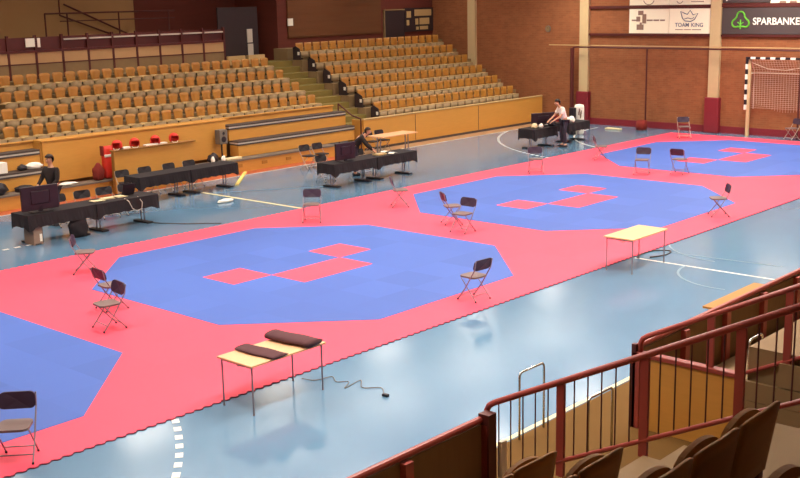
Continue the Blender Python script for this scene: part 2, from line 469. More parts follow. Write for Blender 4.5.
# lower walkway slab in front of the right block's first row
# plywood fronts
fr = thing('stand_front_panel', 'honey plywood front wall under the right seating block', 'wall panel', (0, 0, 0))
b = MB().box((16.1, 10.8, .0), (XW-.36, 10.86, 1.14)); b.build('panel', M['ply'], fr)
MB().box((16.1, 10.78, 1.14), (XW-.36, 10.92, 1.19), .01).build('cap', M['seat_edge'], fr)
MB().box((16.1, 10.86, 0), (16.16, 11.42, 1.14)).build('return_panel', M['ply'], fr)
MB().box((19.0, 10.79, .1), (19.02, 10.80, 1.1)).box((23, 10.79, .1), (23.02, 10.8, 1.1)).build('seam', M['tier_dark'], fr)
MB().box((16.1, 10.78, .0), (XW-.36, 10.8, .09)).build('plinth', M['tier_dark'], fr)
fl = thing('stand_front_panel', 'tall honey plywood front wall under the left seating block', 'wall panel', (0, 0, 0))
ZL = 1.66
for lo_, hi_ in (((3.25, 11.5, .45), (10.1, 11.56, ZL)), ((-8, 11.93, .9), (3.25, 11.98, ZL)), ((10.1, 11.93, .9), (15.6, 11.98, ZL)), ((3.2, 11.56, .45), (3.25, 11.93, ZL)), ((10.1, 11.56, .45), (10.15, 11.93, ZL))):
    MB().box(lo_, hi_).build('panel', M['ply'], fl)
MB().box((3.2, 11.47, ZL), (10.15, 12.0, ZL+.05), .012).box((-8, 11.88, ZL), (3.2, 12.0, ZL+.05), .012).box((10.15, 11.88, ZL), (15.62, 12.0, ZL+.05), .012).build('cap', M['ply'], fl)
# benches in tiers
def tiers(x0, x1, label):
    t = thing('tiered_bench', label, 'bench', (0, 0, 0))
    for (yf, z, yb_) in ((11.06, .93, 11.5), (11.51, 1.44, 11.91)):
        zb = .44 if z < 1 else .93
        MB().box((x0, yf, zb), (x1, yb_, z-.12)).build('riser', M['ply'], t)
        MB().box((x0, yf-.02, z-.12), (x1, yb_+.02, z-.07)).build('lower_edge', M['tier_dark'], t)
        MB().box((x0, yf-.01, z-.07), (x1, yb_+.02, z-.02)).build('pale_strip', M['tier_light'], t)
        MB().box((x0, yf-.02, z-.02), (x1, yb_+.01, z+.03)).build('plank', M['tier_dark'], t)
    return t
tiers(10.25, 15.85, 'stepped plywood team bench with dark edges right of the red head guards')
tiers(-6, 3.15, 'stepped plywood team bench with dark edges at the left picture edge')
lb = thing('low_bench', 'long low plywood bench with grey top along the foot of the far stand', 'bench', (0, 0, 0))
MB().box((-8, 10.62, 0), (14.4, 11.04, .38)).build('riser', M['ply'], lb)
MB().box((-8, 10.58, .38), (14.4, 11.04, .43)).build('top', M['grey'], lb)
for x in (9.9, 11.0, 12.1, 5.0):
    MB().box((x-.12, 10.6, .16), (x+.12, 10.63, .28), .008).build('handle_plate', M['seat_wood'], lb)
# aisle end plates of the right block
for k in range(6):
    yb = 12+.87*k
    t = thing('row_end_panel', 'dark aisle end panel with white number plate beside the %s row of the right block' % ['lowest', 'second', 'third', 'fourth', 'fifth', 'top'][k], 'end panel', (17.78, yb-.42, stepz(k)), 0, 'row end panels')
    MB().prism([(0, 0, 0), (0, .45, 0), (0, .45, .5), (0, .3, .56), (0, .05, .45)], (.035, 0, 0)).build('panel', M['door_dark'], t)
    MB().box((-.012, .05, .2), (0, .16, .33)).build('number_plate', M['paper'], t)
hr = thing('handrail', 'short dark sloping handrail at the foot of the aisle steps', 'handrail', (0, 0, 0))
MB().tube([(15.92, 11.95, 1.72), (16.0, 11.3, 1.3), (16.04, 10.9, 1.2)], .03).build('rail', M['dark_red'], hr)
MB().tube([(15.92, 11.95, 1.7), (15.92, 11.95, .0)], .025).tube([(16.04, 10.9, 1.2), (16.04, 10.9, 0)], .025).build('post', M['dark_red'], hr)

# parapet behind the left block
pp = thing('parapet', 'pale panelled parapet with dark red frame behind the top row of left seats', 'parapet', (0, 16.15, 0))
x = 14.0; j = 0
while x > -2:
    MB().box((x-.96, -.02, 3.7), (x-.04, .02, 4.05)).build('infill_panel', M['panel'], pp)
    MB().box((x-.04, -.04, 3.17), (x+.04, .05, 4.62)).build('post', M['dark_red'], pp)
    x -= 1.0
MB().box((-3, -.05, 4.05), (14.04, .05, 4.13)).box((-3, -.04, 3.66), (14.04, .04, 3.7)).build('rail', M['dark_red'], pp)
MB().box((-3, .03, 4.13), (14.04, .07, 4.55)).build('dark_board', M['dark_red'], pp)
for x in (14.0-1.0*i for i in range(7)):
    MB().box((x-.94, -.06, 4.42), (x-.06, .04, 4.47)).build('white_slat', M['tier_light'], pp)
for i, (x, w) in enumerate(((15.0, .85), (16.0, .85))):
    tag(MB().box((x-.42-.62, 15.86, stepz(5)), (x+.42-.62, 15.98, stepz(5)+.34)).build('wooden_kerb', M['seat_edge']), 'pale low wooden kerb %s the aisle top behind the left seats' % ('left of' if i == 0 else 'close beside'), 'kerb', 'pale kerbs')
tag(MB().box((5.62, 16.07, 4.24), (5.95, 16.09, 4.52)).build('notice_sheet', M['paper']), 'square white notice hanging on the dark red parapet rail', 'notice')
tag(MB().box((6.05, 16.07, 4.22), (6.15, 16.09, 4.52)).build('notice_sheet', M['paper']), 'narrow white notice hanging on the dark red parapet rail', 'notice')
MB().box((-3, -.03, 3.18), (14.04, .02, 3.66)).build('base_board', M['step'], pp)
# corridor rails
cr = thing('corridor_railing', 'dark red tube railing in the corridor behind the parapet', 'railing', (0, 18.6, 0))
b = MB().tube([(7.9, 0, 5.28), (13.6, 0, 5.28)], .03).tube([(8.5, 0, 5.0), (13.6, 0, 5.0)], .02); b.build('rail', M['dark_red'], cr)
for x in (7.9, 8.8, 11, 13.3): MB().tube([(x, 0, 3.16), (x, 0, 5.28)], .03).build('post', M['dark_red'], cr)
sr = thing('stair_handrail', 'pair of dark sloping handrails on the beige wall at the upper left', 'handrail', (0, 19.9, 0))
MB().tube([(9.5, 0, 5.6), (12.4, 0, 4.35)], .035).build('rail', M['dark_red'], sr)
MB().tube([(9.3, 0, 6.4), (9.3, 0, 5.2), (12.4, 0, 4.1)], .035).build('rail', M['dark_red'], sr)
dr = thing('door_leaf', 'narrow dark door with two white panes beside the aisle top', 'door', (16.45, 17.9, stepz(5)-.02))
MB().box((-1.2, .1, 0), (.9, .16, 2.2)).build('leaf', M['door_dark'], dr)
MB().box((.28, .06, .75), (.56, .1, 1.3), .01).box((.3, .06, .1), (.58, .1, .7), .01).build('pane', M['tier_light'], dr)
tag(MB().box((18.5, 17.38, 4.52), (18.78, 17.42, 4.82)).build('square_sign', M['paper']), 'small square white sign on the brown wall beside the aisle top', 'sign')
dw = thing('doorway', 'dark doorway with pale frame high behind the right seating block', 'door', (25.3, 17.46, stepz(6)))
MB().box((-.75, -.02, 0), (.6, .04, 1.4)).build('opening', M['door_dark'], dw)
MB().box((-.82, -.05, 0), (-.75, .05, 1.46)).box((-.82, -.05, 1.4), (.62, .05, 1.46)).build('frame', M['step'], dw)
sg = thing('wall_notice_board', 'cluster of white notices on the dark wall beside the upper doorway', 'notice board', (26.75, 17.42, 4.1))
MB().box((-.85, .0, -.1), (1.2, .06, 1.0)).build('backing', M['door_dark'], sg)
for (x0, x1, z0, z1) in ((-.15, 1.05, .62, .92), (-.1, .1, .22, .5), (.2, .9, .22, .52), (-.05, .12, -.02, .12), (.22, .8, -.02, .14), (-.72, -.42, .55, .85), (-.72, -.55, .2, .45)):
    MB().box((x0, -.02, z0), (x1, 0, z1)).build('notice', M['seat_edge'], sg)

# ================================================================== END WALL THINGS
def text_mesh(txt, size, m, parent, loc, rot, name='lettering', bold=0, sx=1):
    cu = bpy.data.curves.new(name, 'FONT'); cu.body = txt; cu.size = size; cu.extrude = .006; cu.offset = bold
    cu.align_x = 'LEFT'; cu.space_character = 1.0
    tmp = bpy.data.objects.new('tmp_text', cu); C.objects.link(tmp)
    dg = bpy.context.evaluated_depsgraph_get()
    me = bpy.data.meshes.new_from_object(tmp.evaluated_get(dg))
    bpy.data.objects.remove(tmp)
    me.materials.clear(); me.materials.append(m)
    o = bpy.data.objects.new(name, me); C.objects.link(o)
    o.location = loc; o.rotation_euler = rot; o.scale = (sx, 1, 1); o.parent = parent
    return o
RX = (PI/2, 0, -PI/2)          # faces -x, text runs towards -y
def board(name_label, y0, y1, z0, z1, m):
    t = thing('sponsor_board', name_label, 'sign', (XW-.06, y0, z0), 0, 'advertising boards on the brick wall')
    MB().box((-.02, -(y0-y1), 0), (.02, 0, z1-z0)).build('panel', m, t)
    return t
def stroke(pts, w, m, parent, name='emblem', closed=False):
    """line drawing on a board: pts in (right, up) metres from the board's left bottom corner"""
    return MB().tube([(-.024, -a, c) for a, c in pts], w, 6, True, closed).build(name, m, parent)
b1 = board('white board with brown pictogram and faint lettering on the brick wall', 6.62, 4.78, 3.93, 4.92, M['boardwhite'])
for rect in ((.42, .66, .74, .92), (.34, .52, .48, .68), (.62, .8, .4, .78), (.36, .68, .14, .36), (.5, .6, .36, .44)):
    MB().box((-.03, -rect[1], rect[2]), (-.018, -rect[0], rect[3])).build('emblem', M['inkbrown'], b1)
for a, c_ in ((.12, .34), (.82, 1.1), (1.14, 1.4), (1.44, 1.66)):
    MB().box((-.028, -c_, .5), (-.018, -a, .56)).build('lettering', M['inkbrown'], b1)
b2 = board('white board with blue grey crown emblem above lettering on the brick wall', 4.76, 2.93, 3.93, 4.92, M['boardwhite'])
stroke([(.5, .88), (.58, .62), (.7, .5), (.95, .48), (1.12, .56), (1.26, .8), (1.05, .74), (.92, .92), (.8, .76), (.68, .8)], .018, M['ink'], b2, closed=True)
stroke([(.68, .58), (.82, .62), (1.0, .58), (1.1, .64)], .014, M['ink'], b2)
text_mesh('TOAM', .22, M['ink'], b2, (-.022, -.26, .27), RX, bold=.002)
text_mesh('KING', .22, M['ink'], b2, (-.022, -.98, .27), RX, bold=.002)
for a, c_ in ((.28, .62), (.66, .98), (1.02, 1.42)):
    MB().box((-.026, -c_, .14), (-.018, -a, .17)).build('lettering', M['inkbrown'], b2)
b3 = board('charcoal board with green three lobed emblem and white bank lettering', 2.46, -2.9, 3.92, 4.93, M['boarddark'])
def lobe(cx_, cz_, r, a0, a1, n=10): return [(cx_+r*math.cos(a0+(a1-a0)*i/n), cz_+r*math.sin(a0+(a1-a0)*i/n)) for i in range(n+1)]
D = math.radians
outline = lobe(.78, .7, .16, D(-10), D(190)) + lobe(.58, .42, .15, D(110), D(300)) + lobe(.98, .42, .15, D(-120), D(70))
stroke(outline, .035, M['green'], b3, closed=True)
stroke([(.78, .56), (.78, .2)], .03, M['green'], b3); stroke([(.66, .46), (.78, .36), (.9, .46)], .025, M['green'], b3)
text_mesh('SPARBANKEN', 0.37, M['paper'], b3, (-.022, -1.28, .37), RX, bold=.006, sx=.93)
b4 = board('upper white board with a faint arc above the pictogram board', 6.62, 4.78, 5.07, 6.1, M['boardwhite'])
stroke(lobe(.9, .28, .26, D(200), D(340)), .014, M['inkbrown'], b4)
b5 = board('upper white board above the crown board', 4.76, 2.93, 5.07, 6.1, M['boardwhite'])
stroke(lobe(.45, .2, .14, D(200), D(340)), .012, M['inkbrown'], b5); MB().box((-.028, -1.5, .1), (-.018, -.95, .13)).build('lettering', M['inkbrown'], b5)
b6 = board('upper charcoal board beside the concrete pillar', 2.46, .52, 5.12, 6.1, M['boarddark'])
stroke(lobe(.25, .1, .08, D(20), D(200)), .02, M['paper'], b6)
b7 = board('upper white board with a line of brown print at right', .5, -2.9, 4.98, 6.1, M['boardwhite'])
for a in range(5): MB().box((-.028, -.62-a*.4, .12), (-.018, -.36-a*.4, .2)).build('lettering', M['inkbrown'], b7)

cl = thing('wall_clock', 'small grey round clock on the brick wall', 'clock', (XW-.05, 10.75, 4.1))
MB().tube([(0, 0, 0), (.05, 0, 0)], .14, 20).build('case', M['grey'], cl)
MB().tube([(-.006, 0, 0), (0, 0, 0)], .11, 20).build('face', M['step'], cl)
MB().tube([(-.01, 0, 0), (-.01, .0, .08)], .006).build('hand', M['black2'], cl)
# ball net frame of pipes
nf = thing('ball_net_frame', 'dark red pipe frame for a ball net in front of the brick wall', 'net frame', (XW-.42, 0, 0))
MB().tube([(0, 9.2, 3.0), (0, 9.25, 3.22), (0, 9.15, 3.32), (0, 8.95, 3.34), (0, -6, 3.34)], .035).build('top_pipe', M['dark_red'], nf)
MB().tube([(-.02, 10.4, 3.42), (-.02, -6, 3.42)], .018).build('cable', M['seat_edge'], nf)
for y in (9.2, 5.55, -.95): MB().tube([(0, y, 0), (0, y, 3.3)], .035 if y < 9 else .09).build('post', M['dark_red'], nf)
tag(MB().lathe([(.02, .42), (.2, .4), (.24, .2), (.22, 0)][::-1], (27.2, 5.5, .0)).build('kit_bag', M['redcloth'], None, True), 'dark red bag standing below the net frame post by the brick wall', 'bag')
tag(MB().box((26.6, 6.2, 0), (26.85, 6.9, .07), .02).build('folded_towel', M['cream']), 'folded cream cloth on the floor at the foot of the brick wall', 'cloth')

# handball goal, hung up on its stands
gl = thing('handball_goal', 'handball goal with black and white banded frame before the brick wall', 'goal', (27.45, 0, 0))
ZB, ZT, YG = 1.05, 3.0, 1.12
def banded(pts_axis, fixed, n):
    pass
for side, yy in ((1, YG), (-1, -1.75)):
    n = 10
    for i in range(n):
        z0 = ZB+(ZT-ZB)*i/n; z1 = ZB+(ZT-ZB)*(i+1)/n
        o = MB().box((-.04, yy-.04, z0), (.04, yy+.04, z1)).build('post_band', M['paper'] if i % 2 == (0) else M['black2'], gl)
        o['label'] = 'white band' if i % 2 == 0 else 'black band'
    MB().box((.04, yy-.14, 0), (.14, yy-.02, ZT), .01).build('upright', M['pillar'], gl)
    MB().tube([(.1, yy-.08, ZT-.02), (.12, yy-.1, ZT-.1), (.42, yy-.12, ZT-.45), (.46, yy-.12, ZB)], .02).build('side_hoop', M['net'], gl)
n = 15
for i in range(n):
    y0 = YG+.04-(YG+1.75+.08)*i/n; y1 = YG+.04-(YG+1.75+.08)*(i+1)/n
    o = MB().box((-.042, y1, ZT-.0), (.04, y0, ZT+.08)).build('crossbar_band', M['paper'] if i % 2 == 1 else M['black2'], gl)
    o['label'] = 'white band' if i % 2 == 1 else 'black band'
MB().tube([(.1, YG-.1, ZT-.55), (.42, YG-.3, ZT-.55), (.42, -1.6, ZT-.55)], .015).tube([(.1, YG-.1, ZT-.12), (.3, .4, ZT-.38), (.36, -.3, ZT-.42), (.4, -1.5, ZT-.2)], .01).build('net_cord', M['boardwhite'], gl)
b = MB()
for i in range(28):
    y = YG-.05-2.9*i/27
    b.tube([(.06, y, ZT), (.36, y, ZT-.45), (.42, y, ZB+.05+.15*math.cos(i*.24))], .006, 4)
for i in range(26):
    z = ZT-.05-(ZT-ZB-.1)*i/25
    xx_ = .06+.3*min(1, (ZT-z)/.45)+.02
    b.tube([(xx_, YG-.05, z), (xx_, YG-2.95, z)], .006, 4)
b.build('net', M['net'], gl)

# ================================================================== FOLDING CHAIRS
def make_folding_chair(name, frame_m, back_m, seat_m):
    t = thing(name, '', 'chair')           # origin under seat centre, faces +x
    MB().prism([(x, y, .435) for x, y in rrect(.40, .40, .09)], (0, 0, .03)).build('seat', seat_m, t)
    b = MB()
    out = rrect(.46, .21, .07)
    def P(u, v, o): return Vector((-.245-.09*(v+.1)/.2*.5-.03*(1-(u/.23)**2)+.03+o, u, .70+v))
    A = [b.bm.verts.new(P(u, v, 0)) for u, v in out]; B = [b.bm.verts.new(P(u, v, .025)) for u, v in out]
    cA = b.bm.verts.new(P(0, 0, 0)); cB = b.bm.verts.new(P(0, 0, .025)); nn = len(A)
    for i in range(nn):
        j = (i+1) % nn
        b.bm.faces.new((A[i], A[j], cA)); b.bm.faces.new((B[j], B[i], cB)); b.bm.faces.new((A[i], B[i], B[j], A[j]))
    b.build('backrest', back_m, t)
    for s in (1, -1):
        l1 = MB().tube([(-.27, s*.225, .79), (-.235, s*.225, .62), (-.12, s*.225, .44), (.0, s*.225, .25), (.19, s*.225, .015)], .011).build('leg', frame_m, t)
        l2 = MB().tube([(.13, s*.2, .43), (-.03, s*.2, .25), (-.24, s*.2, .015)], .010).build('leg', frame_m, t)
        MB().tube([(.186, s*.225, .025), (.197, s*.225, 0)], .016).build('rubber_foot', M['black2'], l1)
        MB().tube([(-.23, s*.2, .025), (-.243, s*.2, 0)], .016).build('rubber_foot', M['black2'], l2)
    MB().tube([(.12, -.225, .105), (.12, .225, .105)], .009).build('crossbar', frame_m, t)
    MB().tube([(-.155, -.2, .11), (-.155, .2, .11)], .009).build('crossbar', frame_m, t)
    return t
fc = make_folding_chair('folding_chair', M['steel'], M['chair_dark'], M['chair_seat'])
used = False
def chair(x, y, deg, label, group, z=MT, proto=None):
    global used
    if proto is None:
        o = copy_tree(fc) if used else fc; used = True
    else: o = proto
    o.location = (x, y, z); o.rotation_euler = (0, 0, D(deg)); o['label'] = label; o['group'] = group
    return o
G1 = 'judges chairs on the mat'
chair(-7.36, -5.66, -132, 'dark folding chair on the pink edge of the nearest cut off blue court', G1)
chair(2.12, -5.45, 86, 'dark folding chair near the right corner of the large middle court', G1)
chair(-2.52, -.52, -5, 'further of the two folding chairs left of the large middle court', G1)
chair(-3.33, -1.6, 172, 'nearer of the two folding chairs left of the large middle court', G1)
chair(-1.25, 2.35, -40, 'folding chair on the pink mat in front of the left monitor table', G1)
chair(5.45, 2.45, 222, 'folding chair on the pink mat where the cream floor line ends', G1)
chair(8.4, 2.05, -42, 'folding chair on the far pink edge in front of the table where a man leans', G1)
chair(7.4, -.6, -35, 'folding chair left of the second court, its back to the left, the further of two', G1)
chair(6.75, -1.45, 180, 'folding chair left of the second court, the nearer of two back to back', G1)
chair(15.25, 2.4, 222, 'folding chair on the far edge between the second and third courts', G1)
chair(18.95, 2.3, -50, 'folding chair beside the curved white line at the far edge of the mat', G1)
chair(16.95, -.45, 200, 'left one of two folding chairs standing between the two far courts', G1)
chair(17.7, -1.35, 5, 'right one of two folding chairs standing between the two far courts', G1)
chair(12.15, -5.4, 128, 'dark folding chair at the right corner of the second court', G1)
fcp = make_folding_chair('folding_chair', M['steel_pale'], M['chair_dark'], M['chair_seat'])
chair(25.6, 2.7, 222, 'pale framed folding chair at the far end of the mat before the maroon pillar pad', G1, MT, fcp)
o2 = copy_tree(fcp); chair(27.3, -.85, 150, 'pale framed folding chair standing in front of the goal', G1, 0, o2)

# ================================================================== TABLES
def make_light_table(label, cx, cy, L, W, h, braces=True):
    t = thing('folding_table', label, 'table', (cx, cy, 0), 0, 'pale folding tables beside the mat')
    MB().box((-L/2, -W/2, h-.03), (L/2, W/2, h), .006).build('tabletop', M['table'], t)
    for sx in (-1, 1):
        for sy_ in (-1, 1):
            MB().tube([(sx*(L/2-.05), sy_*(W/2-.05), h-.03), (sx*(L/2-.05), sy_*(W/2-.05), .03), (sx*(L/2-.05), sy_*(W/2-.05), 0)], [.013, .013, .018]).build('leg', M['steel'], t)
        MB().tube([(sx*(L/2-.05), -W/2+.05, h-.05), (sx*(L/2-.05), W/2-.05, h-.05)], .011).build('crossbar', M['steel'], t)
        MB().tube([(sx*(L/2-.06), 0, h-.08), (sx*(L/2-.2), 0, h-.13), (sx*(L/2-.35), 0, h-.07), (sx*(L/2-.42), 0, h-.03)], .009).build('brace', M['steel_pale'], t)
    return t
make_light_table('long pale folding table holding two rolls of plum cloth at the near mat edge', -3.79, -6.47, 1.42, .74, .73)
make_light_table('empty pale folding table at the right mat edge', 6.25, -6.49, 1.4, .7, .73)
# cloth rolls on the near table
def roll(label, x, y, rz, L, w, h, zz, name):
    b = MB(); n = 14
    def fn(u, v):
        a = 2*PI*v
        wob = 1+.06*math.sin(9*u+3*math.cos(a))
        return Vector(((u-.5)*L*(1+.06*math.sin(a)), w/2*math.copysign(abs(math.cos(a))**.7, math.cos(a))*wob, h/2+h/2*math.copysign(abs(math.sin(a))**.8, math.sin(a))*wob))
    R_ = [[b.bm.verts.new(fn(i/10, j/n)) for j in range(n)] for i in range(11)]
    for i in range(10):
        for j in range(n): b.bm.faces.new((R_[i][j], R_[i+1][j], R_[i+1][(j+1) % n], R_[i][(j+1) % n]))
    b.bm.faces.new(R_[0][::-1]); b.bm.faces.new(R_[-1])
    o = b.build(name, M['plum'], None, True, (x, y, zz), rz)
    return tag(o, label, 'cloth', 'plum cloths on the near table')
roll('thick roll of plum cloth lying across the far end of the near table', -3.38, -6.47, D(96), .84, .33, .1, .732, 'rolled_cloth')
roll('flat folded plum cloth lying across the near end of the near table', -4.02, -6.5, D(94), .78, .3, .045, .732, 'folded_cloth')

# officials' tables with black cloths
def black_table(cx, cy, L, tl, cloth_l, drop=.3, W=.72, grp='officials tables'):
    t = thing('officials_table', tl, 'table', (cx, cy, 0), 0, grp)
    MB().box((-L/2, -W/2, .70), (L/2, W/2, .735), .006).build('tabletop', M['table'], t)
    for sx in (-1, 1):
        for dx in (-.05, .05):
            MB().tube([(sx*(L/2-.25)+dx, 0, .70), (sx*(L/2-.25)+dx, 0, .05)], .018).build('leg', M['steel'], t)
        MB().box((sx*(L/2-.25)-.09, -W/2+.04, 0), (sx*(L/2-.25)+.09, W/2-.04, .045), .01).build('foot', M['black2'], t)
    b = MB(); n = 22
    # tablecloth: top sheet and hanging skirt with folds and dropped corners
    top = [(-L/2, -W/2), (L/2, -W/2), (L/2, W/2), (-L/2, W/2)]
    e = .012
    per = []
    for i in range(4):
        a, c_ = Vector((*top[i], 0)), Vector((*top[(i+1) % 4], 0)); m_ = n if i % 2 == 0 else 8
        for q in range(m_):
            p = a.lerp(c_, q/m_); tcor = min(q, m_-q)/m_
            out = Vector((0, -1, 0)) if i == 0 else Vector((1, 0, 0)) if i == 1 else Vector((0, 1, 0)) if i == 2 else Vector((-1, 0, 0))
            per.append((p, out, tcor))
    zt = .745
    up = [b.bm.verts.new((p.x+o_.x*e, p.y+o_.y*e, zt)) for p, o_, _ in per]
    b.bm.faces.new(up)
    lo = []
    for i, (p, o_, tc) in enumerate(per):
        d_ = drop*(1.0+.32*math.exp(-(tc/.06)**2))+.012*math.sin(i*1.9)
        flare = .03+.018*math.sin(i*1.3)
        lo.append(b.bm.verts.new((p.x+o_.x*(e+flare), p.y+o_.y*(e+flare), zt-d_)))
    N = len(per)
    for i in range(N): b.bm.faces.new((up[i], up[(i+1) % N], lo[(i+1) % N], lo[i]))
    o = b.build('tablecloth', M['black'], None, False, (cx, cy, 0), 0, .008)
    tag(o, cloth_l, 'tablecloth', 'black tablecloths')
    return t
black_table(.3, 6.1, 1.84, 'officials table under the large monitor at left', 'black cloth hanging from the table under the left monitor')
black_table(2.17, 6.1, 1.84, 'officials table right of the left monitor table, papers on it', 'black cloth on the table with pale papers at left')
black_table(5.27, 8.75, 1.78, 'officials table in front of the plywood screen, left half', 'black cloth on the table before the plywood screen')
black_table(7.09, 8.75, 1.78, 'officials table ending beside the yellow batten on the floor', 'black cloth ending beside the yellow batten on the floor')
black_table(10.28, 5.93, 1.86, 'officials table with dark monitor at the middle of the far side', 'black cloth on the table below the middle monitor')
black_table(12.17, 5.93, 1.86, 'officials table where the man in dark clothes leans over', 'black cloth on the table where the man leans')
black_table(20.5, 6.0, 1.5, 'far officials table left of the man in the white shirt', 'black cloth on the table left of the white shirted man', .34)
black_table(22.7, 6.0, 1.5, 'far officials table right of the man in the white shirt', 'black cloth on the table right of the white shirted man', .3)
t5 = thing('side_table', 'bare wooden table against the right plywood stand front', 'table', (16.05, 9.3, 0))
MB().box((-.95, -.38, .71), (.95, .38, .745), .006).build('tabletop', M['table'], t5)
for sx in (-1, 1):
    for dx in (-.08, .08): MB().tube([(sx*.75+dx, 0, .71), (sx*.75+dx, 0, .05)], .02).build('leg', M['steel'], t5)
    MB().box((sx*.75-.1, -.34, 0), (sx*.75+.1, .34, .045), .01).build('foot', M['black2'], t5)

G2 = 'black folding chairs at the officials tables'
blk = make_folding_chair('folding_chair', M['steel_pale'], M['black2'], M['black2'])
bu = [False]
def bchair(x, y, deg, label):
    o = copy_tree(blk) if bu[0] else blk; bu[0] = True
    o.location = (x, y, 0); o.rotation_euler = (0, 0, D(deg)); o['label'] = label; o['group'] = G2
for i, (x, w) in enumerate(((1.3, 'just right of the left monitor'), (2.0, 'behind the pale papers'), (2.65, 'at the right end of the left monitor tables'), (3.35, 'standing clear right of the left tables'))):
    bchair(x, 7.35, -90+random.uniform(-8, 8), 'black folding chair %s' % w)
for i, (x, w) in enumerate(((4.75, 'leftmost before the plywood screen'), (5.55, 'second from left before the plywood screen'), (6.45, 'third from left before the plywood screen'), (7.2, 'rightmost before the plywood screen'))):
    bchair(x, 9.55, -90+random.uniform(-6, 6), 'black folding chair %s' % w)
for x, w in ((11.75, 'left one of two by the stepped bench'), (12.35, 'right one of two by the stepped bench')):
    bchair(x, 9.2, -90, 'black folding chair %s' % w)
for x, w in ((10.3, 'behind the middle monitor table'), (12.0, 'behind the leaning man')):
    bchair(x, 6.9, -90, 'black folding chair tucked %s' % w)
for x, w in ((15.7, 'left one of two behind the bare wooden table'), (16.3, 'right one of two behind the bare wooden table')):
    bchair(x, 10.0, -90, 'black folding chair %s' % w)

# monitors
def monitor(cx, cy, z, w, h, rz, label):
    t = thing('monitor', label, 'monitor', (cx, cy, z), rz)
    MB().box((-w/2, -.03, .05), (w/2, .03, .05+h), .012).build('screen_housing', M['screen'], t)
    MB().box((-w/2+.03, .03, .08), (w/2-.03, .035, .02+h)).build('screen_panel', M['black2'], t)
    MB().box((-w*.25, -.045, .2), (w*.25, -.03, h-.06), .02).build('rear_housing', M['screen'], t)
    MB().box((-.05, -.03, .0), (.05, .03, .14)).build('stand_neck', M['black2'], t)
    MB().box((-w*.28, -.13, 0), (w*.28, .13, .02), .006).build('stand_base', M['black2'], t)
    return t
monitor(-.12, 5.98, .752, .95, .58, D(-4), 'large dark monitor seen from behind on the left officials table')
monitor(10.05, 5.78, .752, .82, .52, D(-2), 'dark monitor seen from behind on the middle officials table')
monitor(20.95, 6.1, .752, 1.0, .44, D(-25), 'dark flat monitor on the far table beside the white shirted man')

# ================================================================== PEOPLE
def skin_mesh(name, nodes, edges, m, parent, sub=2):
    me = bpy.data.meshes.new(name); keys = list(nodes)
    me.from_pydata([nodes[k_][0] for k_ in keys], [(keys.index(a), keys.index(b_)) for a, b_ in edges], [])
    o = bpy.data.objects.new('tmp_'+name, me); C.objects.link(o)
    md = o.modifiers.new('skin', 'SKIN'); md.use_smooth_shade = True
    for i, k_ in enumerate(keys):
        sv = me.skin_vertices[0].data[i]; r = nodes[k_][1]
        sv.radius = r if isinstance(r, tuple) else (r, r); sv.use_root = (i == 0)
    md2 = o.modifiers.new('sub', 'SUBSURF'); md2.levels = sub; md2.render_levels = sub
    dg = bpy.context.evaluated_depsgraph_get()
    ev = bpy.data.meshes.new_from_object(o.evaluated_get(dg)); ev.name = name
    bpy.data.objects.remove(o)
    ev.materials.clear(); ev.materials.append(m)
    for p in ev.polygons: p.use_smooth = True
    r_ = bpy.data.objects.new(name, ev); C.objects.link(r_); r_.parent = parent
    return r_
